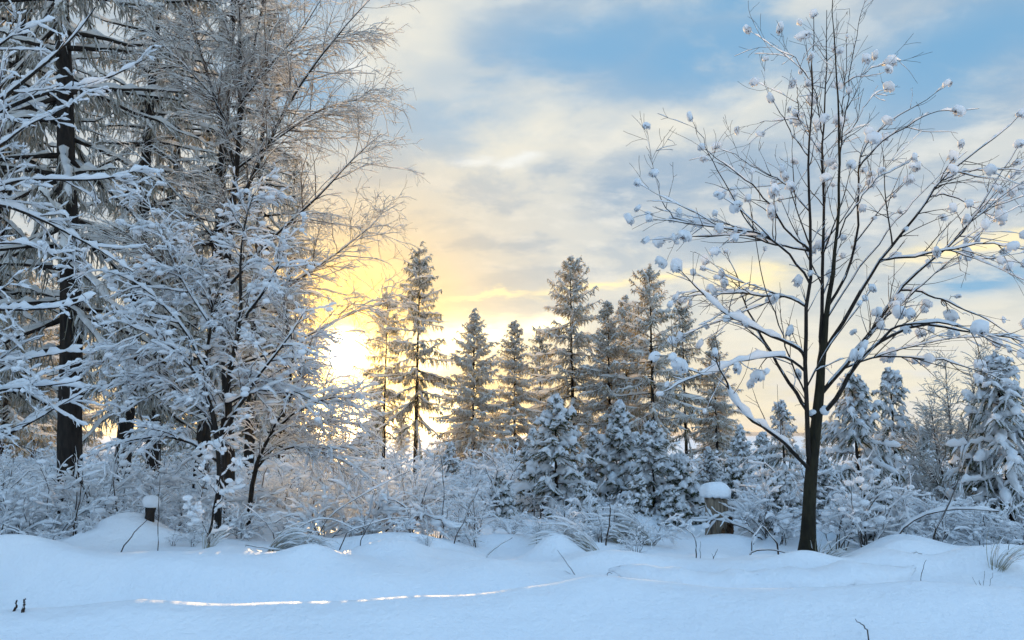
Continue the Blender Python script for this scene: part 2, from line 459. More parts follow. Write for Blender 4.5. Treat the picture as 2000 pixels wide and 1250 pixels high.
# far wooded hills on the horizon
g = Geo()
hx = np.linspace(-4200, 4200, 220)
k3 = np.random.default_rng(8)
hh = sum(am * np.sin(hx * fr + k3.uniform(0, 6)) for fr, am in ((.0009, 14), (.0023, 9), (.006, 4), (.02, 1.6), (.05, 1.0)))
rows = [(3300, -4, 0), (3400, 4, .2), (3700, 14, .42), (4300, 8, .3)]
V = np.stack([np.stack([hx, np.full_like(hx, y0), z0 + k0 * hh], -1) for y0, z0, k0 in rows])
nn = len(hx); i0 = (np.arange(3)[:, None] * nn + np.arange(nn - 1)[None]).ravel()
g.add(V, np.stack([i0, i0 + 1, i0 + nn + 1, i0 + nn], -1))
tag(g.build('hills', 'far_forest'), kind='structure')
#==OBJECTS==


# ---------------------------------------------------------------- plant builders
def needle_fan(g, P, m, nl, w):
    """m flat needles on every branchlet, pointing forwards and out"""
    N = len(P); idx = np.repeat(np.arange(N), m); n = len(idx)
    tt = rng.uniform(.03, 1.0, n)
    p, T, _, _ = at(P, idx, tt)
    v = rng.normal(size=(n, 3)); v -= (v * T).sum(1, keepdims=True) * T; v = nrm(v)
    D = nrm(T * .75 + v * .75); b_ = nrm(np.cross(D, rng.normal(size=(n, 3)))) * (w * .5)
    ln = (nl * rng.uniform(.6, 1.2, n))[:, None]
    V = np.stack([p - b_, p + b_, p + D * ln], 1)
    g.add(V.reshape(-1, 3), tri=np.arange(n * 3).reshape(-1, 3))

def spruce(H, r0, start, gap, nb, Lmax, power, e_top, e_bot, droop, upturn, let_gap, let_len, hang, nr, nl, nneed, snow_h, snow_w, keep, mat_n='needles', mat_s='branch_snow', sag=0.0, bare=0.0, lop=0.25, snow_sides=4, minl=.25, minh_let=.28, wob=.12, jit=.22, enoise=7):
    z = H * .985; hs = []
    while z > H * start:
        hs.append(z); z -= gap * rng.uniform(.75, 1.25) * (0.55 + .45 * min(1, (H - z) / (H * .3)))
    hs = np.array(hs); nw = len(hs)
    h = np.repeat(hs, nb) + rng.normal(size=nw * nb) * gap * jit
    ph = (np.repeat(rng.uniform(0, 6.28, nw), nb) + np.tile(np.arange(nb) * 6.283 / nb, nw) + rng.normal(size=nw * nb) * .28)
    q = np.clip((H - h) / (H * (1 - start)), 0.01, 1)
    L = Lmax * (q ** power) * (1 - .30 * np.clip((q - .7) / .3, 0, 1)) * rng.uniform(1 - lop, 1 + lop * .7, len(h)) + minl * .4
    if bare:
        kb = rng.random(len(h)) > bare * q; h, ph, q, L = h[kb], ph[kb], q[kb], L[kb]
    nb_ = len(h)
    e = np.radians(e_top + (e_bot - e_top) * q + rng.normal(size=nb_) * enoise)
    Kp = 7; s = np.linspace(0, 1, Kp)[None]
    out = L[:, None] * s
    zz = L[:, None] * (np.tan(e)[:, None] * s - (droop * (.4 + .6 * q))[:, None] * s ** 2 + upturn * s ** 3)
    P = np.stack([out * np.cos(ph)[:, None], out * np.sin(ph)[:, None], h[:, None] + zz], -1)
    P += rng.normal(size=P.shape) * .018 * L[:, None, None] * s[..., None]
    rb = (r0 * .30 * (.35 + .65 * L / Lmax))[:, None] * np.linspace(1, .25, Kp)[None]
    # branchlets
    nlet = np.maximum(4, (L / let_gap)).astype(int)
    idx = np.repeat(np.arange(nb_), nlet); n = len(idx)
    tt = rng.uniform(.10, 1.0, n)
    p, T, _, _ = at(P, idx, tt)
    side = np.where(rng.random(n) < .5, -1, 1)[:, None]
    sv = nrm(np.stack([-T[:, 1], T[:, 0], T[:, 2] * 0], -1)) * side
    ll = let_len * (.45 + .55 * np.clip(L[idx] / (Lmax * .6), 0, 1)) * (1.15 - .65 * tt) * rng.uniform(.6, 1.25, n)
    hg = hang * rng.uniform(.4, 1.3, n)[:, None]
    D = nrm(T * .55 + sv * .75 * (1.2 - hg * .6) + np.array([0, 0, -1.0]) * hg)
    pts = [p]
    for k in range(3):
        D = nrm(D + np.array([0, 0, -1.0]) * (hang * .45 + sag) + rng.normal(size=(n, 3)) * wob)
        p = p + D * (ll / 3)[:, None]; pts.append(p)
    B = np.stack(pts, 1)
    Rb = np.full((n, 1), nr) * np.array([[.7, 1, .85, .2]]) * rng.uniform(.7, 1.2, (n, 1))
    gt, gn, gs = Geo(), Geo(), Geo()
    zt = np.linspace(-.3, H, 14)
    Pt = np.stack([np.cumsum(rng.normal(size=14)) * r0 * .10, np.cumsum(rng.normal(size=14)) * r0 * .10, zt], -1)[None]
    Rt = (r0 * (1 - .95 * np.clip(zt / H, 0, 1)) + .006)[None]
    tubes(gt, Pt, Rt, sides=10)
    tubes(gt, P, rb, sides=4)
    tubes(gn, B, Rb, sides=3)
    needle_fan(gn, B, nneed, nl, nl * .22)
    ax = P[:, 1:]; needle_fan(gn, ax, nneed * 3, nl * 1.1, nl * .22)
    # snow: pads along the branch and ridges on the branchlets
    Pf = np.stack([np.stack([np.interp(np.linspace(.6, 6, 13), np.arange(7), q_[:, k]) for k in range(3)], 1) for q_ in P])
    Rf = np.stack([np.interp(np.linspace(.6, 6, 13), np.arange(7), q_) for q_ in rb])
    Pf[:, 1:-1] += rng.normal(size=Pf[:, 1:-1].shape) * snow_w * .25
    snow_on(gs, Pf, Rf + nr * .4, snow_h, snow_w * .85, snow_sides, .6)
    k = rng.random(n) < keep
    snow_on(gs, B[k], Rb[k], snow_h * .62, snow_w * .55, 3 if snow_sides < 5 else 4, .4, minh=minh_let)
    return [('trunk', gt.mesh('trunk', 'bark', smooth=True)), ('foliage', gn.mesh('foliage', mat_n, smooth=False)), ('snow_load', gs.mesh('snow_load', mat_s))]

def puffs(g, P, n, r, seed=0):
    """round lumps of snow lodged on the twigs"""
    idx = rng.integers(0, len(P), n); p, T, _, _ = at(P, idx, rng.uniform(.2, 1, n))
    base = [lumpy(1, 1, .75, 2, .16, seed + k) for k in range(4)]
    for k in range(n):
        v, f = base[k % 4]; s_ = r * rng.uniform(.5, 1.3); a_ = rng.uniform(0, 6.28); c_, q_ = math.cos(a_), math.sin(a_)
        w = np.stack([v[:, 0] * c_ * 1.3 - v[:, 1] * q_, v[:, 0] * q_ * 1.3 + v[:, 1] * c_, v[:, 2]], -1) * s_
        g.add(w + p[k] + [0, 0, s_ * .35], tri=f)

def shrub(n_stem, H, spread, arch, n2, n3, snow_h, snow_w, keep=.9, rs=.010, mat_b='twig', mat_s='branch_snow', puff=45, up=.0, l2=(.3, .6), l3=(.1, .3), sides=4, droop2=.03):
    a = rng.uniform(0, 6.283, n_stem); tl = rng.uniform(.05, spread, n_stem)
    D = nrm(np.stack([np.cos(a) * tl, np.sin(a) * tl, np.ones(n_stem)], -1))
    p = np.stack([np.cos(a), np.sin(a), np.zeros(n_stem)], -1) * rng.uniform(0, .12, (n_stem, 1)) * H
    p[:, 2] = -.08
    L = H * rng.uniform(.55, 1.15, n_stem); pts = [p]; Kp = 8
    for k in range(Kp - 1):
        D = nrm(D + rng.normal(size=D.shape) * .13 + np.array([0, 0, -arch]) * (k / Kp) * rng.uniform(.3, 1.5, (n_stem, 1)))
        p = p + D * (L / (Kp - 1))[:, None]; pts.append(p)
    P1 = np.stack(pts, 1); R1 = (rs * rng.uniform(.7, 1.3, (n_stem, 1))) * np.linspace(1, .35, Kp)[None]
    P2, R2 = grow(P1, R1, n2, .2, .98, (25, 70), (l2[0] * H, l2[1] * H), 6, droop2, .16, rs * .6, .7, pull=(0, 0, up))
    gb, gs = Geo(), Geo()
    tubes(gb, P1, R1, sides=5); tubes(gb, P2, R2, sides=3)
    snow_on(gs, P1, R1, snow_h, snow_w, sides, .45, keep)
    snow_on(gs, P2, R2, snow_h * .85, snow_w * .8, sides, .45, keep)
    if n3:
        P3, R3 = grow(P2, R2, n3, .1, 1, (25, 75), (l3[0] * H, l3[1] * H), 6, droop2 * .6, .16, rs * .35, .7, pull=(0, 0, up * .6))
        tubes(gb, P3, R3, sides=3); snow_on(gs, P3, R3, snow_h * .65, snow_w * .6, 4, .5, keep)
    if puff: puffs(gs, P2, puff, .038)
    return [('stems', gb.mesh('stems', mat_b)), ('snow_load', gs.mesh('snow_load', mat_s))]

def grass_tuft(n, H, bend, lean, snow=.5):
    a = rng.uniform(0, 6.283, n); D = nrm(np.stack([np.cos(a) * .35 + lean[0], np.sin(a) * .35 + lean[1], np.ones(n)], -1))
    p = np.stack([np.cos(a), np.sin(a), np.zeros(n)], -1) * rng.uniform(0, .09, (n, 1)); p[:, 2] = -.05
    L = H * rng.uniform(.6, 1.2, n); pts = [p]; Kp = 8
    for k in range(Kp - 1):
        D = nrm(D + rng.normal(size=D.shape) * .05 + np.array([lean[0] * .35, lean[1] * .35, -bend * (k / Kp)]))
        p = p + D * (L / (Kp - 1))[:, None]; pts.append(p)
    P = np.stack(pts, 1); R = np.full((n, 1), .0038) * np.linspace(1, .4, Kp)[None]
    gb, gs = Geo(), Geo()
    tubes(gb, P, R * 1.3, R * .5, sides=3)
    snow_on(gs, P[:, 2:], R[:, 2:], .022, .012, 3, .5, keep=snow)
    return [('blades', gb.mesh('blades', 'dry_grass')), ('snow_load', gs.mesh('snow_load', 'branch_snow'))]

# ---------------------------------------------------------------- the mature spruces of the left edge of the wood
tallA = spruce(23, .23, .13, .56, 5, 3.3, .62, 20, -14, .42, .20, .062, .55, .85, .013, .070, 6, .065, .050, .9, 'pale_needles', 'frost', sag=.10, bare=.35, minh_let=.16, wob=.30, jit=.5, enoise=10)
tallB = spruce(21, .20, .10, .54, 5, 2.7, .60, 15, -22, .40, .22, .062, .50, .9, .013, .070, 6, .065, .050, .9, 'pale_needles', 'frost', sag=.10, bare=.3, minh_let=.16, wob=.30, jit=.5, enoise=10)
tall_spots = [
    (150, 14.5, tallA, .55, 1.0, 'mossy dark-trunked old spruce nearest the left edge, trunk bare to above eye level'),
    (-60, 16.0, tallB, 1.3, 1.0, 'old spruce cut by the left edge, snow curtains behind the snowy branches'),
    (240, 20.0, tallB, 2.2, 1.05, 'snow-hung old spruce just right of the dark mossy trunk'),
    (300, 24.0, tallB, 5.0, 1.15, 'tall old spruce behind the left side of the bare birch'),
    (395, 22.0, tallA, .3, .95, 'old spruce with long sloping boughs directly behind the bare birch'),
    (490, 27.0, tallB, 3.6, .95, 'snow-hung old spruce behind the right side of the bare birch'),
    (548, 33.0, tallA, 1.0, .66, 'golden-edged spruce just left of the sun, last of the tall wood'),
]
for px, dd, pr, rz, sc, lab in tall_spots:
    plant('old_spruce', pr, on_ground(px, dd) - (0, 0, .1), lab, 'spruce', 'old spruces of the wood on the left', rz, sc, (0, -.10 if px == 150 else 0))

# ---------------------------------------------------------------- the row of spruces in the middle distance
midP = [spruce(12, .13, .12, .40, 6, 3.3, .80, 28, -18, .26, .20, .058, .58, .50, .016, .085, 6, .085, .075, .85, 'sunglow_frosted_needles', 'frost', lop=.35, wob=.25, jit=.5, enoise=10),
        spruce(12, .14, .18, .46, 5, 3.5, .72, 30, -22, .30, .24, .060, .60, .60, .016, .085, 6, .09, .08, .85, 'sunglow_frosted_needles', 'frost', lop=.45, bare=.12, wob=.25, jit=.5, enoise=10),
        spruce(12, .13, .06, .40, 6, 4.4, .90, 25, -16, .24, .20, .058, .62, .55, .017, .09, 6, .09, .085, .9, 'sunglow_frosted_needles', 'frost', lop=.3, wob=.25, jit=.5, enoise=10),
        spruce(12, .12, .22, .44, 5, 2.5, .60, 30, -24, .36, .22, .054, .50, .80, .016, .08, 7, .07, .06, .7, 'needles', 'frost', lop=.5, bare=.2, wob=.25, jit=.5, enoise=10)]
def by_top(px, top, dd):
    gpt = on_ground(px, dd); tz = pix(px, top, dd)[2]
    return gpt - (0, 0, .1), (tz - gpt[2] + .1) / 12.0
mid = [(748, 572, 40, 3, .4, 'thin sunlit spruce between the sun and the tall dark spruce'),
       (812, 487, 36, 3, 2.0, 'tall narrow dark-topped spruce standing right of the sun'),
       (925, 608, 34, 2, 1.1, 'broad snow-laden spruce below the bright gap in the clouds'),
       (1005, 628, 36, 0, 3.0, 'dense spruce directly right of the broad snow-laden one'),
       (1056, 645, 44, 3, 4.4, 'thin small-topped spruce just left of the tallest pale spruce'),
       (1120, 505, 38, 1, .2, 'tallest pale spruce in the middle row, airy layered top'),
       (1192, 590, 36, 0, 5.1, 'spruce with rounded top right of the tallest pale spruce'),
       (1228, 582, 42, 2, 2.7, 'spruce showing its tip behind two closer middle spruces'),
       (1278, 524, 35, 1, 3.9, 'tall spruce with bare lower trunk near the right tree'),
       (1342, 585, 38, 3, 1.7, 'thin spruce seen through the left twigs of the clustered tree'),
       (1402, 655, 37, 0, .9, 'lower golden spruce at the right end of the middle row')]
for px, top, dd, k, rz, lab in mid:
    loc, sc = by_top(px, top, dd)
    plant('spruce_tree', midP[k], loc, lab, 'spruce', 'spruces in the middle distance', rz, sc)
k5 = np.random.default_rng(21)
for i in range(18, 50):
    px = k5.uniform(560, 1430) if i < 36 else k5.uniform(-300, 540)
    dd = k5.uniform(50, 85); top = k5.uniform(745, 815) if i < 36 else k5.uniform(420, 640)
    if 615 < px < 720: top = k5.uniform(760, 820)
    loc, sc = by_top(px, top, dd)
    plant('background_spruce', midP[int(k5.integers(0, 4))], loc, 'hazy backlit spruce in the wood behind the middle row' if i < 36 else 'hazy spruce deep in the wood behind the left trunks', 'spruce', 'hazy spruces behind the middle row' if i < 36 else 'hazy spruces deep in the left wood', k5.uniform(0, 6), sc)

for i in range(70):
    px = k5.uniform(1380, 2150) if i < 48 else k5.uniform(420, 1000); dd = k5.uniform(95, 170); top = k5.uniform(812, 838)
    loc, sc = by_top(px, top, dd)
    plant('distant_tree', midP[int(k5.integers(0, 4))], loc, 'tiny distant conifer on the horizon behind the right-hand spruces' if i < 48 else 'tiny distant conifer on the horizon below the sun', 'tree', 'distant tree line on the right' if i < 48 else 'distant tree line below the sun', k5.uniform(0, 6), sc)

# ---------------------------------------------------------------- young firs and snowy spruces of the clearing
def young(H, Lm, **kw):
    a = dict(start=.06, gap=H * .085, nb=6, power=.85, e_top=38, e_bot=-4, droop=.34, upturn=.12, let_gap=.036, let_len=.30 * Lm, hang=.32, nr=.007, nl=.046, nneed=26, snow_h=.085, snow_w=.062, keep=.58, lop=.25, snow_sides=5, minl=.12)
    a.update(kw)
    return spruce(H, H * .016, a.pop('start'), a.pop('gap'), a.pop('nb'), Lm, **a)
yA = young(2.2, 1.0, gap=.22); yB = young(2.0, .70, nb=5, e_bot=6, droop=.28); yC = young(1.2, .55, let_gap=.024, gap=.13)
yD = young(3.4, 1.45, gap=.34, let_gap=.036, hang=.55, droop=.5, snow_h=.095, snow_w=.065, e_bot=-12, nneed=20)
yE = young(3.2, 1.15, gap=.34, let_gap=.036, hang=.6, droop=.45, snow_h=.085, snow_w=.06, e_bot=-10, nb=5, lop=.45, nneed=20)
young_list = [
    # px, top y, depth, proto, proto height, label
    (1085, 782, 15.0, yA, 2.2, 'largest snow-laden young fir, before the middle spruces'),
    (1040, 850, 17.0, yB, 2.0, 'young fir tip half hidden left of the largest young fir'),
    (1213, 800, 16.0, yB, 2.0, 'young fir with star-shaped top, second right of the largest'),
    (1160, 850, 17.0, yB, 2.0, 'young fir squeezed between the two largest young firs'),
    (1275, 832, 15.0, yA, 2.2, 'dark-leadered young fir left of the snow-capped stump'),
    (1330, 900, 14.5, yC, 1.2, 'small young fir just behind the stump on its left'),
    (1385, 882, 16.5, yB, 2.0, 'small young fir behind the stump, tip above the cap'),
    (1430, 905, 15.5, yC, 1.2, 'low young fir right behind the stump'),
    (975, 930, 14.0, yC, 1.2, 'low young fir left of the largest young fir'),
    (1140, 945, 13.5, yC, 1.2, 'low young fir in front of the largest young fir'),
    (1245, 935, 13.6, yC, 1.2, 'low dark young fir in front of the dark-leadered one'),
    (1310, 955, 13.2, yC, 1.2, 'lowest young fir touching the left side of the stump'),
    (1532, 790, 16.0, yE, 3.2, 'snowy spruce left behind the trunk of the clustered tree'),
    (1675, 735, 14.0, yD, 3.4, 'large drooping snowy spruce right behind the clustered tree'),
    (1750, 730, 15.5, yE, 3.2, 'slender snowy spruce with spiky leader right of the drooping one'),
    (1965, 700, 12.5, yD, 3.4, 'large dark snowy spruce at the right edge'),
    (1905, 900, 12.8, yC, 1.2, 'small spruce at the foot of the right-edge spruce'),
    (1610, 900, 13.0, yB, 2.0, 'low dark spruce directly right of the clustered tree trunk'),
    (1520, 930, 12.8, yC, 1.2, 'low dark spruce between stump and clustered tree trunk'),
    (1700, 930, 12.0, yC, 1.2, 'low dark spruce under the large drooping spruce'),
    (1448, 838, 24.0, yB, 2.0, 'small pale fir right of the lower golden spruce, before the horizon'),
    (1492, 848, 28.0, yA, 2.2, 'farther small fir on the horizon left of the clustered tree trunk'),
    (1805, 842, 25.0, yB, 2.0, 'small far fir between slender spruce and feathery birch'),
    (703, 848, 27.0, yA, 2.2, 'small backlit fir straight below the sun'),
    (880, 872, 22.0, yB, 2.0, 'small fir between the tall narrow spruce and the broad one'),
]
for i, (px, top, dd, pr, h0, lab) in enumerate(young_list):
    gpt = on_ground(px, dd); sc = (pix(px, top, dd)[2] - gpt[2] + .05) / h0
    plant('young_fir', pr, gpt - (0, 0, .05), lab, 'fir', 'young firs and spruces in the clearing', i * 1.7 + .4, sc)

# ---------------------------------------------------------------- tree with snowy clusters on the right
TD = 9.2
tree_base = pix(1577, 1100, TD); tree_base[2] = float(gz(tree_base[0], TD)) - .03
def px_path(pts, Kp, d0, d1):
    n = len(pts); dd = np.linspace(0, 1, n) ** 1.2
    return resample([pix(x, y, TD + d0 + (d1 - d0) * q) for (x, y), q in zip(pts, dd)], Kp)
trunk = [(1577, 1104), (1579, 1010), (1584, 910), (1596, 820), (1604, 730), (1610, 650), (1622, 590), (1632, 530), (1640, 450), (1643, 380), (1647, 250), (1641, 130), (1638, -20)]
TP = px_path(trunk, 26, 0, .1)[None]
TP[0, 8:] += np.cumsum(rng.normal(size=(18, 3)) * .010, axis=0)
TR = np.interp(np.linspace(0, 1, 26), [0, .03, .06, .25, .40, .55, 1], [.140, .100, .080, .062, .033, .019, .005])[None]
limbs = [  # pixel path, start radius, end radius, depth offset at the tip
    ([(1574, 930), (1570, 850), (1562, 765), (1560, 700), (1566, 630), (1573, 550), (1577, 480), (1572, 400), (1577, 280), (1588, 150), (1586, 8)], .040, .005, -.5),
    ([(1598, 705), (1598, 600), (1605, 480), (1605, 380), (1600, 300), (1606, 180), (1613, 15)], .032, .005, .5),
    ([(1572, 925), (1545, 880), (1500, 845), (1465, 815), (1438, 784), (1420, 720), (1404, 684)], .036, .007, -.9),
    ([(1598, 825), (1574, 800), (1555, 765), (1532, 730), (1508, 700), (1485, 655), (1465, 600), (1448, 540), (1420, 480)], .034, .005, .9),
    ([(1562, 690), (1534, 665), (1496, 646), (1457, 626), (1419, 611), (1388, 584), (1361, 553), (1331, 522)], .026, .005, -.6),
    ([(1565, 610), (1542, 588), (1480, 580), (1423, 573), (1365, 569), (1320, 575)], .020, .004, .5),
    ([(1572, 555), (1538, 500), (1500, 458), (1461, 450), (1404, 442), (1327, 427), (1270, 415)], .020, .004, -.9),
    ([(1576, 500), (1519, 488), (1434, 469), (1357, 470), (1290, 482)], .017, .004, .2),
    ([(1562, 730), (1540, 705), (1480, 692), (1411, 707), (1365, 726), (1296, 761)], .022, .004, -1.1),
    ([(1577, 500), (1546, 472), (1519, 422), (1480, 376), (1442, 357), (1410, 330), (1372, 305)], .020, .004, -.3),
    ([(1574, 430), (1540, 370), (1500, 345), (1450, 312), (1402, 290)], .014, .003, .6),
    ([(1470, 480), (1440, 420), (1395, 330), (1375, 270), (1352, 225)], .012, .003, -.7),
    ([(1345, 470), (1310, 440), (1290, 400), (1277, 340)], .009, .003, -.9),
    ([(1602, 240), (1596, 160), (1565, 127), (1519, 104)], .011, .003, -.5),
    ([(1578, 290), (1573, 253), (1542, 238), (1477, 242)], .011, .003, .5),
    ([(1583, 210), (1572, 180), (1545, 160)], .009, .003, -.2),
    ([(1575, 330), (1540, 260), (1515, 200), (1500, 170), (1498, 110)], .011, .003, .3),
    ([(1604, 815), (1622, 806), (1642, 776), (1657, 738), (1684, 692), (1730, 661), (1768, 646), (1815, 642), (1872, 653), (1941, 665), (2010, 680)], .040, .005, -.8),
    ([(1606, 770), (1626, 750), (1662, 702), (1692, 653), (1722, 615), (1761, 557), (1807, 511), (1864, 458), (1910, 404), (1941, 346), (1975, 290)], .038, .005, .7),
    ([(1611, 695), (1634, 661), (1657, 615), (1692, 561), (1722, 500), (1761, 450), (1790, 408), (1820, 353), (1864, 319), (1903, 288), (1955, 262), (1990, 225)], .034, .004, -.6),
    ([(1622, 600), (1645, 560), (1672, 510), (1688, 430), (1680, 338), (1690, 295), (1711, 265), (1749, 230), (1807, 196), (1862, 160)], .024, .004, .7),
    ([(1690, 300), (1711, 268), (1761, 245), (1826, 217), (1912, 206)], .013, .003, -.3),
    ([(1692, 653), (1722, 622), (1765, 607), (1826, 613), (1903, 638), (1990, 682)], .022, .004, -1.1),
    ([(1755, 565), (1807, 566), (1864, 580), (1941, 617), (2005, 650)], .018, .004, .9),
    ([(1722, 503), (1788, 490), (1849, 477), (1910, 466), (2005, 474)], .018, .004, -.9),
    ([(1784, 412), (1826, 395), (1900, 405), (1965, 432)], .013, .003, .6),
    ([(1818, 355), (1880, 335), (1940, 330), (2010, 345)], .013, .003, -.6),
    ([(1649, 330), (1652, 215), (1658, 77), (1667, 2)], .011, .003, .4),
    ([(1655, 330), (1672, 215), (1680, 115), (1692, 58), (1705, -5)], .012, .003, -.4),
    ([(1650, 300), (1669, 236), (1695, 204), (1740, 180)], .009, .003, .6),
    ([(1677, 140), (1711, 123), (1740, 120)], .007, .003, .1),
    ([(1665, 742), (1700, 715), (1760, 700), (1830, 703), (1900, 718), (1960, 735)], .018, .004, .4),
    ([(1640, 455), (1665, 400), (1700, 350), (1735, 330), (1770, 310)], .012, .003, -.5),
    ([(1690, 655), (1740, 600), (1800, 560), (1850, 520), (1900, 500), (1960, 505)], .016, .003, .2),
    ([(1800, 510), (1850, 500), (1905, 520), (1990, 527)], .011, .003, -.4),
    ([(1555, 770), (1530, 690), (1505, 610), (1480, 540), (1465, 450), (1450, 390)], .014, .003, -.3),
    ([(1610, 640), (1640, 590), (1665, 540), (1720, 470), (1770, 400), (1830, 340), (1880, 300)], .016, .003, .9),
]
ct = thing('cluster_tree', tree_base, 'bare dark tree with snow-capped fruit clusters, standing alone on the right', 'tree')
gt = Geo(); tubes(gt, TP, TR, sides=14); gt.build('trunk', 'mossy_bark', ct, tree_base)
LP = []; LR = []
gs = Geo()
for pts, ra, rb, dd in limbs:
    # the limb starts where its parent stands: depth offset grows from 0
    P = px_path(pts, 18, 0.0 if pts[0][0] in range(1555, 1625) else dd * .35, dd)
    P[1:] += np.cumsum(rng.normal(size=(17, 3)) * .013, axis=0)
    near = np.concatenate([resample(TP[0], 120)] + [resample(q_, 60) for q_ in LP])     # grow out of the nearest wood
    dl_ = near - P[0]; w_ = near[np.argmin(dl_[:, 0] ** 2 + dl_[:, 2] ** 2 + .15 * dl_[:, 1] ** 2)] - P[0]
    P += w_ * ((1 - np.linspace(0, 1, 18)) ** 2)[:, None]
    R = np.linspace(ra, rb, 18) * .80
    LP.append(P); LR.append(R)
    gb = Geo(); tubes(gb, P[None], R[None], sides=7); gb.build('limb', 'bark', ct, tree_base)
LP = np.array(LP); LR = np.array(LR)
Pm, Rm = grow(LP, LR, 46, .15, .75, (15, 40), (.9, 2.0), 18, .004, .035, .011, .65)      # slimmer side limbs
for P, R in zip(Pm, Rm):
    gb = Geo(); tubes(gb, P[None], R[None], sides=5); gb.build('limb', 'bark', ct, tree_base)
LP = np.concatenate([LP, Pm]); LR = np.concatenate([LR, Rm])
P2, R2 = grow(LP, LR, 480, .15, .97, (20, 55), (.30, 1.0), 7, .05, .10, .0070, .7, pull=(0, 0, .05))
P3, R3 = grow(P2, R2, 700, .15, .95, (20, 60), (.12, .40), 5, .03, .14, .004, .7)
Pu, Ru = grow(LP, LR, 26, .2, .9, (20, 60), (.5, 1.1), 7, -.12, .06, .005, .6)     # straight water shoots
P4, R4 = grow(np.concatenate([P2, Pu, LP[:, ::3][:, :7]]) if False else P2, R2, 260, .05, 1, (40, 80), (.02, .05), 3, 0, .1, .0025, .8)
gb = Geo()
for Pq, Rq in ((P2, R2), (P3, R3), (Pu, Ru), (P4, R4)): tubes(gb, Pq, np.maximum(Rq, .0022), sides=4)
gb.build('twigs', 'twig', ct, tree_base)
snow_on(gs, TP[:, 4:14], TR[:, 4:14] * .3, .0, .0, 4, .0)
gs = Geo()
snow_on(gs, LP, LR, .019, .0, 6, .7, minh=.0); snow_on(gs, LP[[8, 2, 4]][:, 3:14], LR[[8, 2, 4]][:, 3:14], .085, .035, 8, .4, minh=.0)
snow_on(gs, P2, R2, .011, .001, 4, .6, .45, minh=.0); snow_on(gs, P3, R3, .008, .001, 4, .5, .35, minh=.0)
gs.build('snow_ridges', 'branch_snow', ct, tree_base)
# snow lodged in the forks
for k_, (fx, fy, r_) in enumerate([(1608, 802, .075), (1586, 806, .05), (1650, 752, .05)]):
    v, f = lumpy(r_, r_, r_ * .8, 2, .22, 40 + k_)
    g = Geo(); g.add(v, tri=f); o = g.build('snow_clump', 'branch_snow', ct)
    o.location = Vector(pix(fx, fy, TD) - tree_base); o.rotation_euler = (0, 0, k_)
# fruit clusters with snow caps (three shapes, shared)
def cluster_meshes(seed):
    r_ = np.random.default_rng(seed); n = 26
    a = r_.uniform(0, 6.283, n); e_ = r_.uniform(.1, 1.0, n)
    D = nrm(np.stack([np.cos(a) * e_, np.sin(a) * e_, -np.ones(n) * r_.uniform(.2, 1.0, n)], -1)); L = r_.uniform(.03, .062, n)[:, None]
    P = np.stack([np.zeros((n, 3)), D * L * .5 + [0, 0, .01], D * L + [0, 0, -.008]], 1)
    g = Geo(); tubes(g, P, np.full((n, 3), .0028) * [1, .8, 1.0], sides=3)
    for k in range(0, n, 1):
        v, f = lumpy(.007, .007, .008, 1, .05, k); g.add(v + P[k, -1], tri=f)
    stalks = g.mesh('fruit_cluster', 'berries')
    v, f = lumpy(.075, .062, .062, 3, .27, seed, cut=-.2, freq=2.6)
    low = v[:, 2] < -.012                                       # ragged lower fringe
    ang = np.arctan2(v[:, 1], v[:, 0])
    v[low, 2] -= (.085 * np.abs(np.sin(ang[low] * 5 + seed)) * r_.uniform(.3, 1.3, low.sum()))
    v[:, 2] += .022
    g = Geo(); g.add(v, tri=f); cap = g.mesh('snow_cap', 'branch_snow')
    return stalks, cap
CM = [cluster_meshes(s_) for s_ in (5, 17, 29, 43)]
tips = [P[-1] for P in LP] + [p[-1] for p in P2[:110]] + [p[-1] for p in P3[:80]]
ii = rng.integers(0, len(LP), 60); q_ = rng.uniform(.35, .95, 60)
pp, _, _, _ = at(LP, ii, q_); tips += list(pp)
n_cl = 0
for k_, p in enumerate(tips):
    if k_ < len(LP) and p[2] > pix(1600, 60, TD)[2]: continue
    st, cp = CM[k_ % 4]
    s_ = rng.uniform(.38, .85)
    if (p[2] > pix(1600, 300, TD)[2] and rng.random() < .35) or n_cl >= 290: continue
    n_cl += 1
    o = obj('fruit_cluster', st, ct); o.location = Vector(p - tree_base); o.scale = (s_ * rng.uniform(.9, 1.5), s_ * rng.uniform(.7, 1.0), s_ * rng.uniform(.8, 1.4))
    o.rotation_euler = (rng.normal() * .45, rng.normal() * .45, rng.uniform(0, 6.28))
    obj('snow_cap', cp, o)
#==LEFT==

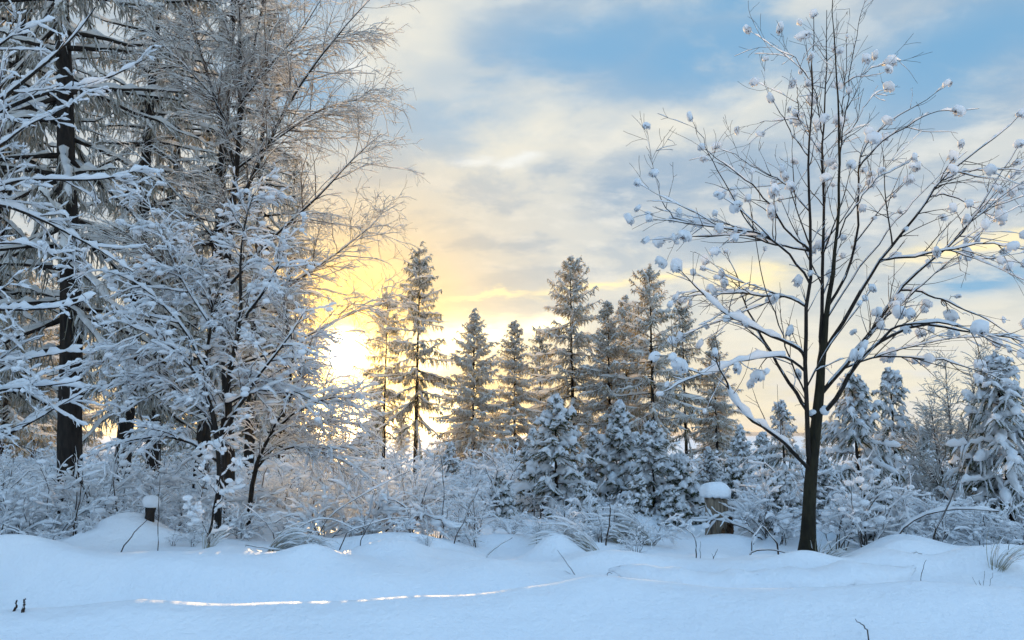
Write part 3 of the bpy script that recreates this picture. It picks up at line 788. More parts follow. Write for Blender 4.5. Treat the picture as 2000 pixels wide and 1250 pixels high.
# ---------------------------------------------------------------- bare trees on the left
def traced(name, base_px, depth, stems, label, cat, bark, snow, lev, stem_snow=(.03, .012), spread=.8):
    """a multi-stemmed bare tree: stems traced, side branches and twigs grown in levels
    stems: (pixel path, r0, r1, depth offset at tip); lev: list of grow() settings with snow size"""
    b0 = pix(base_px[0], base_px[1], depth); b0[2] = float(gz(b0[0], depth)) - .05
    o = thing(name, b0, label, cat)
    SP, SR = [], []
    for pts, ra, rb, dd in stems:
        n = len(pts); q = np.linspace(0, 1, n)
        P = resample([pix(x, y, depth + dd * k) for (x, y), k in zip(pts, q)], 16)
        if abs(pts[0][0] - base_px[0]) < 60 and pts[0][1] > base_px[1] - 25: P[0] = b0 + (P[0] - b0) * [1, 1, 0]
        P[1:] += np.cumsum(rng.normal(size=(15, 3)) * .006, axis=0)
        SP.append(P); SR.append(np.linspace(ra, rb, 16))
        g = Geo(); tubes(g, P[None], SR[-1][None], sides=8); g.build('stem', bark[0], o, b0)
    SP, SR = np.array(SP), np.array(SR)
    gb, gs = Geo(), Geo()
    SP3 = np.stack([resample(p, 44) for p in SP]); SR3 = np.stack([np.interp(np.linspace(0, 15, 44), np.arange(16), r) for r in SR])
    snow_on(gs, SP3, SR3, *stem_snow, 6, .55, minh=.0)
    P, R = SP, SR
    levels = [(SP, SR)]
    for L in lev:
        src = levels[L.get('src', -1)]
        a = {k: v for k, v in L.items() if k not in ('snow', 'keep', 'puff', 'sides', 'src', 'rmin', 'ss')}
        P, R = grow(src[0], src[1], **a); R = np.maximum(R, L.get('rmin', .002))
        levels.append((P, R))
        tubes(gb, P, R, sides=L.get('sides', 3))
        snow_on(gs, P, R, L['snow'][0], L['snow'][1], L.get('ss', 4), .45, L.get('keep', .9), minh=L.get('minh', .15))
        if 'puff' in L: puffs(gs, P, *L['puff'])
    gb.build('twigs', bark[1], o, b0, smooth=False)
    gs.build('snow_load', snow, o, b0)
    return o

# tall airy birch whose right side reaches over the sun
traced('birch_tree', (452, 955), 13.0, [
    ([(452, 960), (447, 840), (440, 700), (436, 560), (455, 420), (466, 300), (470, 150), (462, 0), (460, -120)], .095, .012, .3),
    ([(452, 430), (500, 330), (550, 225), (610, 130), (670, 55), (730, -10)], .040, .006, -.8),
    ([(468, 250), (485, 150), (500, 60), (520, -60)], .032, .008, .6),
    ([(460, 330), (430, 220), (400, 120), (370, 20), (355, -60)], .034, .008, .8),
    ([(436, 570), (500, 500), (570, 430), (640, 370), (700, 300), (750, 260)], .034, .005, -.6),
    ([(438, 640), (520, 580), (590, 540), (660, 490), (720, 440), (745, 415)], .030, .004, .5),
    ([(440, 720), (530, 690), (620, 650), (700, 610), (770, 590)], .028, .004, -.5),
    ([(448, 500), (390, 430), (330, 360), (280, 310), (240, 280)], .030, .005, .6),
    ([(440, 600), (370, 560), (300, 500), (240, 450), (190, 430)], .030, .005, -.8),
    ([(462, 330), (540, 270), (620, 215), (690, 190), (740, 195)], .026, .004, .8),
    ([(470, 200), (530, 120), (590, 60), (640, -20)], .022, .005, -.3),
    ([(466, 280), (410, 180), (340, 110), (280, 60)], .024, .005, -.4),
], 'tall airy frosted birch, its fine twigs reaching over the sun', 'birch', ('bark', 'birch_twig'), 'frost', [
    dict(n=420, t0=.12, t1=1, ang=(22, 60), length=(.7, 2.0), Kp=8, droop=.03, wig=.10, rmax=.010, rk=.6, snow=(.014, .008), sides=4, pull=(.02, 0, .0), keep=.8),
    dict(n=3300, t0=.08, t1=1, ang=(18, 60), length=(.30, .85), Kp=6, droop=.09, wig=.13, rmax=.0040, rk=.7, snow=(.012, .006), rmin=.0022, keep=.9),
    dict(n=7600, t0=.05, t1=1, ang=(20, 65), length=(.12, .42), Kp=4, droop=.13, wig=.14, rmax=.0025, rk=.7, snow=(.010, .005), rmin=.0018, keep=.85, ss=3),
])

# nearer hazel-like tree loaded with snow
traced('snowy_bush_tree', (428, 965), 10.4, [
    ([(428, 970), (430, 880), (418, 800), (385, 730), (345, 680), (300, 650), (255, 640)], .050, .008, -.7),
    ([(428, 970), (434, 860), (440, 780), (455, 700), (480, 620), (470, 540), (480, 440), (500, 380)], .052, .008, .3),
    ([(430, 880), (405, 790), (400, 720), (415, 650), (420, 590), (400, 520), (370, 470)], .036, .006, .5),
    ([(436, 840), (470, 790), (500, 740), (540, 690), (575, 640), (600, 600)], .032, .006, -.4),
    ([(420, 830), (370, 780), (320, 745), (270, 730), (225, 745), (190, 770)], .028, .006, .4),
    ([(425, 900), (370, 860), (310, 850), (250, 860), (200, 880)], .026, .006, -.6),
    ([(400, 720), (360, 640), (310, 580), (260, 540), (210, 520), (170, 525)], .028, .005, -.3),
    ([(385, 735), (330, 690), (270, 680), (220, 690), (185, 720)], .022, .005, .6),
    ([(480, 620), (520, 560), (545, 510), (560, 460)], .024, .005, -.7),
    ([(415, 640), (370, 570), (330, 500), (300, 430), (285, 380)], .024, .005, .4),
    ([(440, 790), (500, 760), (570, 760), (630, 790)], .022, .005, .2),
], 'dense snow-laden many-stemmed small tree in front of the birch', 'tree', ('bark', 'twig'), 'branch_snow', [
    dict(n=200, t0=.22, t1=1, ang=(25, 70), length=(.40, 1.1), Kp=7, droop=.045, wig=.14, rmax=.010, rk=.65, snow=(.032, .016), sides=4, flat=.7),
    dict(n=1500, t0=.1, t1=1, ang=(25, 70), length=(.15, .48), Kp=7, droop=.08, wig=.18, rmax=.005, rk=.7, snow=(.026, .012), rmin=.0025, flat=.7, puff=(420, .04)),
    dict(n=2100, t0=.05, t1=1, ang=(25, 70), length=(.07, .22), Kp=5, droop=.08, wig=.2, rmax=.003, rk=.7, snow=(.019, .009), rmin=.002, flat=.8),
], stem_snow=(.05, .014))

# leaning dark-stemmed bush right of it
traced('leaning_bush', (487, 965), 11.2, [
    ([(487, 970), (505, 900), (530, 845), (560, 790), (590, 730), (610, 660)], .036, .006, -.3),
    ([(500, 915), (545, 860), (600, 830), (660, 820), (720, 835)], .028, .005, .5),
    ([(530, 845), (580, 800), (640, 770), (690, 770)], .022, .005, -.6),
    ([(560, 790), (570, 700), (560, 630), (545, 580)], .022, .005, .3),
    ([(510, 900), (570, 870), (640, 880), (700, 910)], .022, .005, -.4),
], 'dark leaning bush with long snowy twigs below the sun', 'bush', ('bark', 'twig'), 'branch_snow', [
    dict(n=110, t0=.2, t1=1, ang=(20, 55), length=(.4, 1.1), Kp=7, droop=.06, wig=.10, rmax=.008, rk=.65, snow=(.022, .011), sides=4, pull=(.05, 0, 0)),
    dict(n=900, t0=.08, t1=1, ang=(20, 55), length=(.2, .55), Kp=6, droop=.09, wig=.12, rmax=.004, rk=.7, snow=(.020, .010), rmin=.0025),
    dict(n=1300, t0=.05, t1=1, ang=(20, 60), length=(.08, .25), Kp=4, droop=.1, wig=.13, rmax=.003, rk=.7, snow=(.016, .008), rmin=.002, ss=3),
])

# tree outside the frame on the left whose thick snowy boughs reach in
traced('left_edge_tree', (-230, 1010), 7.6, [
    ([(-230, 1020), (-225, 800), (-235, 500), (-240, 250), (-230, -100)], .11, .05, .1),
    ([(-232, 420), (-130, 330), (0, 215), (90, 180), (170, 165), (235, 140), (270, 115)], .045, .006, .5),
    ([(-235, 330), (-120, 260), (0, 195), (60, 140), (120, 90), (180, 10)], .036, .006, -.3),
    ([(-228, 520), (-120, 440), (0, 345), (110, 345), (200, 350), (290, 320)], .034, .005, .3),
    ([(-228, 560), (-130, 440), (-20, 385), (60, 420), (120, 450), (200, 490), (260, 530)], .038, .005, .6),
    ([(-226, 640), (-110, 620), (0, 600), (80, 600), (150, 590), (190, 570)], .030, .005, -.3),
    ([(-226, 720), (-110, 720), (10, 705), (90, 700), (165, 680)], .028, .005, .3),
    ([(-226, 790), (-100, 790), (20, 760), (100, 755), (170, 740)], .028, .005, -.4),
    ([(-225, 860), (-110, 870), (0, 855), (60, 830), (130, 790), (180, 760)], .030, .005, .4),
    ([(-235, 300), (-120, 180), (0, 85), (60, 50), (110, 40)], .034, .005, .3),
    ([(-228, 480), (-120, 380), (0, 290), (60, 240), (120, 215)], .030, .005, -.2),
    ([(-228, 600), (-100, 520), (0, 470), (60, 480), (110, 500)], .026, .005, .2),
], 'leafless tree beyond the left edge whose thick snowy boughs reach in', 'tree', ('bark', 'twig'), 'branch_snow', [
    dict(n=130, t0=.35, t1=1, ang=(20, 55), length=(.3, .95), Kp=7, droop=.03, wig=.10, rmax=.008, rk=.6, snow=(.030, .016), sides=4, flat=.7),
    dict(n=420, t0=.15, t1=1, ang=(20, 60), length=(.12, .45), Kp=7, droop=.04, wig=.14, rmax=.004, rk=.7, snow=(.024, .012), rmin=.0025, flat=.7, puff=(45, .03)),
    dict(n=500, t0=.1, t1=1, ang=(20, 60), length=(.05, .18), Kp=4, droop=.04, wig=.12, rmax=.003, rk=.7, snow=(.018, .010), rmin=.002),
], stem_snow=(.045, .014))

# pale feathery birch thicket on the right
traced('frosted_birch', (1868, 1050), 14.5, [
    ([(1868, 1050), (1862, 940), (1855, 840), (1850, 760), (1848, 710)], .026, .004, .2),
    ([(1868, 1050), (1880, 930), (1895, 830), (1910, 740), (1925, 690)], .026, .004, -.3),
    ([(1868, 1040), (1840, 930), (1825, 850), (1815, 780)], .022, .004, .4),
    ([(1870, 1020), (1900, 930), (1930, 850), (1960, 800)], .022, .004, .3),
    ([(1868, 1000), (1820, 930), (1790, 880), (1765, 850)], .020, .004, -.4),
], 'pale feathery frosted birch between the two right-hand spruces', 'birch', ('bark', 'birch_twig'), 'frost', [
    dict(n=130, t0=.1, t1=1, ang=(18, 50), length=(.4, 1.1), Kp=7, droop=.0, wig=.10, rmax=.006, rk=.6, snow=(.014, .008), sides=3, pull=(0, 0, .05)),
    dict(n=1500, t0=.08, t1=1, ang=(20, 60), length=(.15, .5), Kp=5, droop=.06, wig=.13, rmax=.0035, rk=.7, snow=(.014, .007), rmin=.002, ss=3),
    dict(n=1700, t0=.05, t1=1, ang=(20, 65), length=(.06, .22), Kp=4, droop=.08, wig=.14, rmax=.0025, rk=.7, snow=(.012, .006), rmin=.0018, ss=3),
])

# sapling standing in the snow at the lower left
traced('young_sapling', (402, 1118), 8.6, [
    ([(402, 1120), (408, 1060), (420, 990), (432, 930), (437, 880), (432, 850)], .020, .004, .1),
    ([(408, 1045), (385, 1010), (370, 985)], .008, .003, -.2),
    ([(420, 990), (450, 950), (475, 935)], .008, .003, .2),
    ([(425, 965), (400, 930), (385, 915)], .007, .003, -.2),
    ([(432, 930), (460, 900), (490, 895)], .007, .003, .1),
    ([(436, 890), (415, 870), (395, 865)], .006, .003, .1),
], 'thin dark sapling with puffs of snow at the lower left', 'sapling', ('bark', 'twig'), 'branch_snow', [
    dict(n=40, t0=.25, t1=1, ang=(35, 75), length=(.08, .30), Kp=5, droop=.03, wig=.12, rmax=.004, rk=.6, snow=(.04, .022), sides=3, ss=5),
    dict(n=50, t0=.1, t1=1, ang=(35, 75), length=(.04, .12), Kp=4, droop=.03, wig=.12, rmax=.003, rk=.6, snow=(.04, .02), sides=3, ss=5, puff=(22, .036)),
], stem_snow=(.03, .012))

# ---------------------------------------------------------------- snowy bushes of the clearing
shB = [shrub(9, 1.0, .9, .18, 60, 150, .030, .016, rs=.009),
       shrub(12, 1.0, 1.3, .40, 70, 130, .038, .020, rs=.009),
       shrub(7, 1.0, .5, .05, 45, 120, .026, .013, rs=.008, up=.06),
       shrub(14, 1.0, 1.1, .55, 90, 160, .042, .022, rs=.008)]
bush_list = [  # px, depth, top y, proto, label
    (95, 11.3, 880, 0, 'twiggy snow-covered bush left of the domed drift'),
    (180, 12.2, 860, 2, 'upright snowy bush behind the domed drift'),
    (20, 10.8, 930, 1, 'low snow-heaped bush at the left edge'),
    (250, 12.6, 850, 0, 'snowy bush below the snow-laden small tree, on its left'),
    (335, 11.4, 930, 3, 'arching snowy bush right of the domed drift'),
    (480, 10.4, 960, 3, 'arching snowy stems right of the thin sapling'),
    (560, 11.6, 900, 1, 'heaped snowy bush below the dark leaning bush'),
    (640, 10.6, 920, 1, 'large arching bramble before the sun, left half'),
    (720, 10.9, 860, 1, 'large arching bramble below the tall narrow spruce'),
    (790, 11.4, 880, 0, 'snowy bush in front of the tall narrow spruce'),
    (860, 10.8, 950, 0, 'thin-stemmed snowy bush left of the broad spruce foot'),
    (930, 11.2, 945, 2, 'snowy bush at the foot of the broad snow-laden spruce'),
    (1000, 10.9, 985, 3, 'low snow-heaped bush before the low fir'),
    (1070, 10.6, 1000, 1, 'low arching snow-heaped bush behind the bent grass'),
    (1190, 11.4, 960, 0, 'snowy bush between bent grass and stump'),
    (1262, 11.2, 985, 3, 'low snowy bush on the left of the stump'),
    (1475, 12.6, 935, 0, 'snowy bush directly right of the stump'),
    (1500, 12.2, 900, 1, 'snow-heaped bush between stump and dark trunk'),
    (1625, 11.2, 930, 2, 'thin upright stems beside the dark trunk'),
    (1680, 10.8, 890, 2, 'thin upright dark stems before the drooping spruce'),
    (1760, 11.4, 940, 1, 'arching snowy bush below the slender spruce'),
    (1830, 11.2, 950, 3, 'low snow-heaped bush before the feathery birch'),
    (1900, 10.9, 960, 1, 'arching snowy bush at the foot of the right-edge spruce'),
    (1975, 10.6, 970, 0, 'snowy bush at the right edge'),
]
for i, (px, dd, top, k, lab) in enumerate(bush_list):
    gp = on_ground(px, dd); sc = max(.35, pix(px, top, dd)[2] - gp[2])
    plant('snowy_bush', shB[k], gp, lab, 'bush', 'snow-covered bushes of the clearing', i * 1.13 + .3, sc)

# dense low growth behind, too tangled to count: one mass (geometry nodes set the bushes on points)
def joined(proto, name):
    """one mesh of a prototype's stems and snow, two materials"""
    vs, idx, tot, mi, n0 = [], [], [], [], 0
    for k, (pn, me) in enumerate(proto):
        v = np.empty(len(me.vertices) * 3, np.float32); me.vertices.foreach_get('co', v)
        li = np.empty(len(me.loops), np.int32); me.loops.foreach_get('vertex_index', li)
        lt = np.empty(len(me.polygons), np.int32); me.polygons.foreach_get('loop_total', lt)
        vs.append(v); idx.append(li + n0); tot.append(lt); mi.append(np.full(len(lt), k)); n0 += len(me.vertices)
    vs, idx, tot, mi = map(np.concatenate, (vs, idx, tot, mi))
    me = bpy.data.meshes.new(name); me.vertices.add(n0); me.vertices.foreach_set('co', vs)
    me.loops.add(len(idx)); me.loops.foreach_set('vertex_index', idx.astype(np.int32))
    me.polygons.add(len(tot)); me.polygons.foreach_set('loop_start', np.r_[0, np.cumsum(tot)[:-1]].astype(np.int32))
    me.polygons.foreach_set('material_index', mi.astype(np.int32)); me.polygons.foreach_set('use_smooth', np.full(len(tot), True))
    me.update(calc_edges=True)
    me.materials.append(MATS['twig']); me.materials.append(MATS['branch_snow'])
    return bpy.data.objects.new(name, me)
shS = [joined(p, 'thicket') for p in (shrub(7, 1.0, 1.0, .30, 34, 60, .045, .024, rs=.010, puff=16), shrub(8, 1.0, .8, .15, 40, 60, .040, .022, rs=.010, puff=16), shrub(9, 1.0, 1.2, .5, 40, 50, .050, .028, rs=.009, puff=16))]
k6 = np.random.default_rng(31); spots = []
for i in range(380):
    dd = 11.5 + 20 * k6.random() ** 1.4 if i < 235 else k6.uniform(30, 75) if i < 320 else k6.uniform(9.5, 11.2); px = k6.uniform(-150, 2150)
    if i >= 320 and 1480 < px < 1660: continue
    if dd < 15.5 and abs(px - 1398) < 110: continue
    gp = on_ground(px, dd)
    spots.append((gp, k6.uniform(0, 6.28), (k6.uniform(.5, 1.2) if i < 320 else k6.uniform(.22, .5)) * (1 + (dd - 11) * (.03 if dd < 32 else .02)), int(k6.integers(0, 3))))
me = bpy.data.meshes.new('undergrowth'); me.from_pydata([tuple(s_[0]) for s_ in spots], [], [])
for an, ty, k in (('turn', 'FLOAT', 1), ('size', 'FLOAT', 2), ('sort', 'INT', 3)):
    at_ = me.attributes.new(an, ty, 'POINT'); at_.data.foreach_set('value', [s_[k] for s_ in spots])
und = obj('undergrowth', me); tag(und, 'tangled snow-covered undergrowth filling the clearing behind the bushes', 'undergrowth', kind='stuff')
ng = bpy.data.node_groups.new('undergrowth', 'GeometryNodeTree')
ng.interface.new_socket('Geometry', in_out='INPUT', socket_type='NodeSocketGeometry'); ng.interface.new_socket('Geometry', in_out='OUTPUT', socket_type='NodeSocketGeometry')
gi, go = ng.nodes.new('NodeGroupInput'), ng.nodes.new('NodeGroupOutput')
ip, jn = ng.nodes.new('GeometryNodeInstanceOnPoints'), ng.nodes.new('GeometryNodeJoinGeometry')
for o_ in shS:
    oi = ng.nodes.new('GeometryNodeObjectInfo'); oi.inputs['Object'].default_value = o_; oi.inputs['As Instance'].default_value = True
    ng.links.new(oi.outputs['Geometry'], jn.inputs[0])
def attr(nm, ty):
    n_ = ng.nodes.new('GeometryNodeInputNamedAttribute'); n_.data_type = ty; n_.inputs['Name'].default_value = nm
    return n_.outputs['Attribute']
cx = ng.nodes.new('ShaderNodeCombineXYZ'); ng.links.new(attr('turn', 'FLOAT'), cx.inputs[2])
ng.links.new(gi.outputs[0], ip.inputs['Points']); ng.links.new(jn.outputs[0], ip.inputs['Instance']); ip.inputs['Pick Instance'].default_value = True
ng.links.new(attr('sort', 'INT'), ip.inputs['Instance Index']); ng.links.new(cx.outputs[0], ip.inputs['Rotation']); ng.links.new(attr('size', 'FLOAT'), ip.inputs['Scale'])
ng.links.new(ip.outputs[0], go.inputs[0])
und.modifiers.new('undergrowth', 'NODES').node_group = ng

# ---------------------------------------------------------------- bent grass
gr = [grass_tuft(70, .8, .35, (-.5, 0), .6), grass_tuft(60, .7, .40, (.5, -.1), .6), grass_tuft(40, .5, .25, (.1, -.2), .5)]
for px, dd, k, rz, sc, lab in [
    (1265, 11.2, 0, 0, 1.1, 'tall bent dry grass left of the stump'),
    (1215, 10.9, 0, .3, .9, 'bent dry grass arching left before the young firs'),
    (1165, 9.6, 0, -.2, 1.0, 'sheaf of flattened grass under a snow hood in mid clearing'),
    (540, 9.1, 1, .2, .8, 'flattened grass beside the thin sapling'),
    (600, 8.9, 1, -.6, .7, 'grass pressed down under the small snow mound'),
    (1590, 9.1, 2, 0, .9, 'grass tuft at the foot of the clustered tree'),
    (1925, 8.1, 2, 1, .8, 'sparse grass blades standing in snow at lower right'),
    (415, 8.5, 2, 2, .6, 'grass blades round the foot of the sapling')]:
    plant('grass_tuft', gr[k], on_ground(px, dd), lab, 'grass tuft', 'dry grass tufts', rz, sc)

# ---------------------------------------------------------------- stump
sp = on_ground(1398, 12.4); sp[2] -= .1
topz = pix(1398, 972, 12.4)[2]; Hs = topz - sp[2]
stump = thing('tree_stump', sp, 'weathered grey tree stump with a thick round snow cap', 'stump')
g = Geo(); na, nz_ = 72, 14
A = np.linspace(0, 2 * np.pi, na, endpoint=False)
r_ = np.random.default_rng(4)
ridge = .045 * np.abs(np.sin(A * 5.5 + 1)) + .010 * np.abs(np.sin(A * 11 + .4)) + .010 * r_.normal(size=na)
V = []
for j in range(nz_):
    q = j / (nz_ - 1); rad = .205 - .02 * q + .05 * (1 - q) ** 3 - ridge * (.8 + .4 * math.sin(q * 5))
    V.append(np.stack([np.cos(A) * rad + .03 * q * -1, np.sin(A) * rad, np.full(na, q * Hs) + (.035 * np.sin(A * 7) * (q == 1))], -1))
V.append(np.stack([np.cos(A) * .02, np.sin(A) * .02, np.full(na, Hs)], -1))
i0 = (np.arange(nz_)[:, None] * na + np.arange(na)[None]); i1 = (np.arange(nz_)[:, None] * na + (np.arange(na)[None] + 1) % na)
g.add(np.array(V), np.stack([i0, i1, i1 + na, i0 + na], -1).reshape(-1, 4))
g.build('wood', 'stump_wood', stump)
g = Geo()                                     # slabs of darker bark still clinging on the right side
for a0, z0, h_, w_ in ((-.55, .06, .36, .10), (-.95, .02, .30, .09), (-.2, .12, .28, .08), (-1.5, .0, .22, .10)):
    n = 8; zz = np.linspace(z0, z0 + h_, n); rr = .205
    P = np.stack([np.cos(a0) * rr * np.ones(n), np.sin(a0) * rr * np.ones(n), zz], -1)[None] + r_.normal(size=(1, n, 3)) * .006
    gb = Geo(); tubes(gb, P, np.full((1, n), w_ * .5) * np.array([.3, .8, 1, .9, 1, .9, .7, .2]), np.full((1, n), .028), sides=8)
    gb.build('bark_slab', 'dark_wood', stump)
v, f = lumpy(.265, .25, .16, 4, .13, 3, cut=-.25, freq=1.8); rad = np.hypot(v[:, 0], v[:, 1]); lo = v[:, 2] < -.03
v[lo, 2] -= .03 * np.abs(np.sin(np.arctan2(v[lo, 1], v[lo, 0]) * 6))
g = Geo(); g.add(v + [-.03, 0, Hs + .085], tri=f); g.build('snow_cap', 'ground_snow', stump)
for lab, px, dd, h_, r0 in (('small broken stump with a snow hood right of the domed drift', 300, 10.5, .20, .06),):
    q = on_ground(px, dd); o = thing('broken_stump', q, lab, 'stump')
    g = Geo(); zz = np.linspace(-.1, h_, 6)
    tubes(g, np.stack([.04 * zz, zz * 0, zz], -1)[None], np.linspace(r0 * 1.2, r0, 6)[None] * (1 + .1 * r_.normal(size=(1, 6))), sides=9); g.build('wood', 'bark', o)
    v, f = lumpy(r0 * 1.9, r0 * 1.7, .11, 3, .22, int(px), cut=-.6); g = Geo(); g.add(v + [.02, 0, h_ + .04], tri=f); g.build('snow_cap', 'branch_snow', o)

# ---------------------------------------------------------------- fallen log under snow, lower right
lp = [pix(x, 1150, dd) for x, dd in ((1190, 7.95), (1300, 7.75), (1430, 7.65), (1560, 7.65), (1680, 7.8), (1790, 8.05))]
L0 = lp[0].copy(); L0[2] = float(gz(L0[0], L0[1]))
log = thing('fallen_log', L0, 'fallen log buried under a thick pillow of snow, lower right', 'log')
P = resample(lp, 24); P[:, 2] = gz(P[:, 0], P[:, 1]) + .02
g = Geo(); tubes(g, P[None, 3:-3], np.full((1, 18), .070), sides=10); g.build('trunk', 'bark', log, L0)
g = Geo(); P2_ = resample(lp, 90); P2_[:, 2] = np.interp(P2_[:, 0], P[:, 0], P[:, 2]) + .145
tt = np.linspace(0, 1, 90); r1 = np.random.default_rng(9)
lum = 1 + .14 * np.sin(tt * 16 + 1) + .10 * np.sin(tt * 37) + .06 * np.sin(tt * 71) ; end = np.clip(np.minimum(tt, 1 - tt) * 4.2, 0.02, 1) ** .6 * (1 + .10 * np.sin(tt * 9.0 + .5))
tubes(g, P2_[None], (.24 * end * (1 + .05 * np.sin(tt * 23)))[None], (.165 * end * lum ** .7)[None], sides=28)
V = g.v[0].reshape(90, 28, 3); cz = P2_[:, 2][:, None]
lowm = np.clip((cz - V[..., 2] + .02) / .14, 0, 1)
und_ = .5 + .5 * np.sin(V[..., 0] * 4.1 + 1.0) * np.sin(V[..., 0] * 9.3 + 2) + .25 * np.sin(V[..., 0] * 31)
V[..., 2] += lowm * (.17 * np.clip(und_, 0, 1.2) - .09)        # undercut here and there, settled on the ground elsewhere
V += r1.normal(size=V.shape) * .004
g.v[0] = V.reshape(-1, 3)
g.build('snow_pillow', 'ground_snow', log, L0)

# ---------------------------------------------------------------- sticks and stems poking out of the snow
def stick(name, label, paths, r=.006, cat='stick', snow=.0, mat='twig', group='sticks poking from the snow'):
    """paths: list of lists of (px, py, depth)"""
    P0 = pix(*paths[0][0]); o = thing(name, P0, label, cat, group)
    gb, gs = Geo(), Geo()
    for k, pth in enumerate(paths):
        P = resample([pix(*p) for p in pth], 9)[None]; P[:, 1:] += rng.normal(size=(1, 8, 3)) * .004
        if k == 0: P[0, 0, 2] = min(P[0, 0, 2], float(gz(P[0, 0, 0], P[0, 0, 1]))) - .06
        R = (r * (1 if k == 0 else .6) * np.linspace(1, .45, 9))[None]
        tubes(gb, P, R, sides=5)
        if snow: snow_on(gs, P, R, snow, snow * .5, 5, .4, minh=0)
    gb.build('stem', mat, o, P0)
    if snow: gs.build('snow_ridge', 'branch_snow', o, P0)
    return o
stick('slanted_stick', 'bare stick slanting in front of the domed drift', [[(233, 1075, 9.4), (262, 1042, 9.4), (295, 1007, 9.4)]], .008)
stick('upright_stick', 'thin upright stem right of the slanted stick', [[(308, 1078, 9.3), (309, 1040, 9.3), (310, 985, 9.3), (312, 930, 9.3)]], .006)
stick('cut_stub', 'short dark cut stub by the lower left corner', [[(42, 1206, 5.72), (45, 1190, 5.72), (49, 1168, 5.72)]], .016, 'stub', .03)
stick('dark_peg', 'small dark peg beside the lower left stub', [[(29, 1200, 5.76), (30, 1186, 5.76), (32, 1172, 5.76)]], .012, 'stub')
stick('snow_twig', 'dark twig end breaking the crest of the front drift', [[(1101, 1180, 6.25), (1097, 1172, 6.25), (1092, 1165, 6.25)]], .012)
stick('bent_twig', 'hooked twig low in the right foreground', [[(1697, 1232, 5.35), (1688, 1222, 5.35), (1678, 1215, 5.35), (1671, 1211, 5.35)]], .005)
stick('hooked_stem', 'hooked dead stem left of the clustered tree', [[(1359, 1090, 9.0), (1360, 1060, 9.0), (1356, 1045, 9.0), (1340, 1034, 9.0)]], .008, snow=.02)
stick('low_branch', 'dark branch lying left of the clustered tree trunk', [[(1457, 1085, 9.1), (1470, 1075, 9.1), (1500, 1073, 9.15), (1545, 1080, 9.2)], [(1468, 1076, 9.1), (1468, 1055, 9.1), (1480, 1035, 9.15), (1490, 1027, 9.2)]], .012, snow=.015)
stick('leaning_branch', 'snowy branch leaning beyond the low dark branch', [[(1522, 1068, 9.6), (1510, 1050, 9.6), (1497, 1036, 9.6), (1485, 1022, 9.6)]], .012, snow=.02)
stick('lying_branch', 'dark branch lying on the snow at lower right', [[(1852, 1100, 8.6), (1820, 1093, 8.6), (1785, 1092, 8.6), (1775, 1085, 8.6)], [(1786, 1092, 8.6), (1776, 1082, 8.6), (1785, 1078, 8.6), (1800, 1082, 8.6)]], .010, snow=.012)
stick('lying_branch', 'thin forked branch lying right of the other lying branch', [[(1925, 1100, 8.5), (1900, 1103, 8.5), (1878, 1105, 8.5)], [(1900, 1103, 8.5), (1880, 1112, 8.5), (1870, 1108, 8.5)], [(1905, 1103, 8.5), (1907, 1120, 8.5)]], .007, snow=.01)
stick('arching_branch', 'long dark branch arching before the right-hand spruces', [[(1745, 1052, 10.4), (1770, 1020, 10.4), (1800, 1003, 10.3), (1850, 995, 10.2), (1900, 990, 10.2), (1950, 1000, 10.2)]], .018, snow=.035)
stick('crossing_stick', 'straight dark stick slanting before the feathery birch', [[(1820, 1050, 10.2), (1845, 1000, 10.2), (1870, 945, 10.2), (1885, 900, 10.2)]], .012, snow=.01)
stick('forked_stem', 'forked thin stem fanning from the snow at lower right', [[(1926, 1182, 7.2), (1920, 1160, 7.2), (1912, 1130, 7.2)], [(1925, 1180, 7.2), (1930, 1150, 7.2), (1939, 1118, 7.2)], [(1925, 1178, 7.2), (1912, 1150, 7.2), (1900, 1128, 7.2)], [(1925, 1175, 7.2), (1921, 1140, 7.2), (1922, 1115, 7.2)]], .0045)
stick('slanted_twig', 'thin twig slanting at the right edge', [[(1970, 1174, 7.0), (1985, 1166, 7.0), (2002, 1154, 7.0)]], .005)
stick('thin_twig', 'single thin stem on the slope left of the forked stem', [[(1799, 1138, 7.9), (1801, 1115, 7.9), (1809, 1094, 7.9)]], .004)
stick('upright_twig', 'upright twig right of the lying branch', [[(1962, 1110, 8.6), (1968, 1085, 8.6), (1971, 1055, 8.6)], [(1966, 1095, 8.6), (1958, 1080, 8.6)]], .005)
stick('leaning_twig', 'leaning twig near the upright twig at right', [[(1940, 1110, 8.5), (1932, 1085, 8.5), (1920, 1062, 8.5)]], .006)
stick('thin_twig', 'thin stem left of the low dark branch', [[(1390, 1108, 8.7), (1393, 1090, 8.7), (1402, 1072, 8.7)], [(1394, 1090, 8.7), (1390, 1080, 8.7)]], .005)
stick('thin_twig', 'thin stem beside the hooked dead stem', [[(1370, 1105, 8.8), (1367, 1080, 8.8), (1368, 1058, 8.8)]], .004)
stick('crossed_twigs', 'pair of thin twigs on the snow in mid foreground', [[(1128, 1135, 8.3), (1112, 1105, 8.3), (1088, 1075, 8.3)], [(1122, 1128, 8.3), (1110, 1118, 8.3), (1102, 1115, 8.3)]], .0045)
stick('hook_twig', 'small hooked twig by the snow-covered log', [[(1187, 1130, 8.2), (1186, 1118, 8.2), (1197, 1120, 8.2)]], .005)
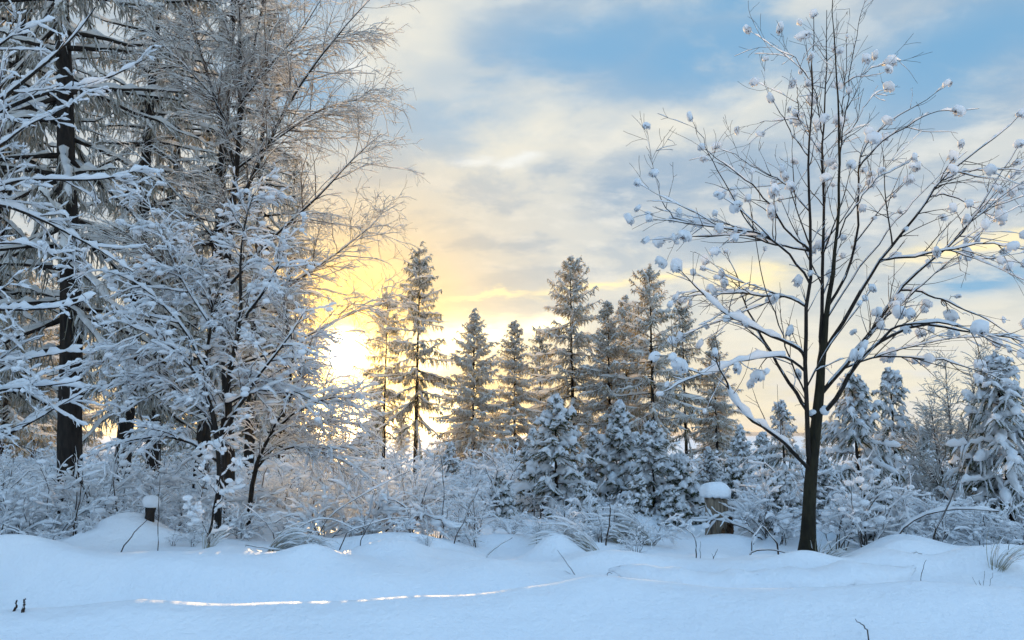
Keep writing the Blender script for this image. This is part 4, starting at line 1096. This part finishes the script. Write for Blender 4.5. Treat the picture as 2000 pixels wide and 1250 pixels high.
# bare stems of the bramble, lower left of centre
for k_, (lab, pth, r0) in enumerate([
    ('long arching bramble cane crossing left of centre', [(560, 1050, 9.6), (600, 1015, 9.7), (650, 1010, 9.8), (700, 1040, 9.8)], .008),
    ('straight bramble cane rising to the right left of centre', [(615, 1035, 9.9), (680, 980, 9.9), (740, 950, 9.9), (800, 920, 9.9)], .008),
    ('bramble cane leaning left over the bent grass', [(540, 1052, 9.5), (520, 1020, 9.5), (490, 995, 9.5), (475, 985, 9.5)], .007),
    ('low cane lying right of the small mound', [(660, 1048, 9.6), (700, 1030, 9.6), (760, 1012, 9.6), (800, 1010, 9.6)], .007),
    ('short cane standing right of the small mound', [(702, 1060, 9.4), (715, 1035, 9.4), (725, 1020, 9.4)], .006),
    ('dark upright stem before the tall narrow spruce', [(866, 1060, 10.4), (865, 1000, 10.4), (868, 940, 10.4), (860, 890, 10.4)], .008),
    ('slanting dark stem right of centre-left bushes', [(885, 1060, 10.0), (905, 1020, 10.0), (920, 985, 10.0), (935, 955, 10.0)], .008),
    ('dark stem leaning right behind the grass sheaf', [(945, 1088, 9.4), (975, 1065, 9.5), (1000, 1050, 9.6)], .008),
    ('thick dark dead stem before the young firs', [(1182, 1070, 10.2), (1188, 1040, 10.2), (1192, 1005, 10.2), (1190, 985, 10.2)], .012),
    ('pale cane lying behind the sapling foot', [(470, 1062, 8.9), (500, 1068, 8.9), (560, 1075, 9.0)], .006),
    ('lower cane lying beside the sapling foot', [(420, 1080, 8.7), (470, 1078, 8.8), (500, 1085, 8.8)], .006),
    ('dark root curving at the left edge', [(0, 1022, 10.2), (25, 1030, 10.2), (52, 1044, 10.2)], .010),
    ('bare twig leaning at the left edge drift', [(62, 1048, 10.0), (30, 1040, 10.0), (5, 1030, 10.0)], .006),
    ('forked dark stem rising from the left bush', [(143, 1040, 10.4), (150, 1000, 10.4), (158, 960, 10.4), (162, 920, 10.4)], .010)]):
    stick('bramble_cane', lab, [pth], r0, 'cane', .016 if k_ != 4 else 0, group='canes and stems in the bushes')

# ---------------------------------------------------------------- thin winter haze
me = bpy.data.meshes.new('haze')
x0, x1, y0_, y1_, z0, z1 = -11500, 11500, -40, 9500, -8, 28
vs = [(x, y, z) for z in (z0, z1) for y in (y0_, y1_) for x in (x0, x1)]
me.from_pydata(vs, [], [(0, 2, 3, 1), (4, 5, 7, 6), (0, 1, 5, 4), (2, 6, 7, 3), (0, 4, 6, 2), (1, 3, 7, 5)])
hz = obj('haze', me); hz['kind'] = 'stuff'
m = bpy.data.materials.new('haze_air'); m.use_nodes = True; m.node_tree.nodes.clear()
tr = NT(m.node_tree); pv = tr.node('ShaderNodeVolumePrincipled'); pv.inputs['Density'].default_value = .00018
pv.inputs['Color'].default_value = (.95, .93, .90, 1); pv.inputs['Anisotropy'].default_value = .88
oo = tr.node('ShaderNodeOutputMaterial'); m.node_tree.links.new(pv.outputs[0], oo.inputs['Volume'])
me.materials.append(m)
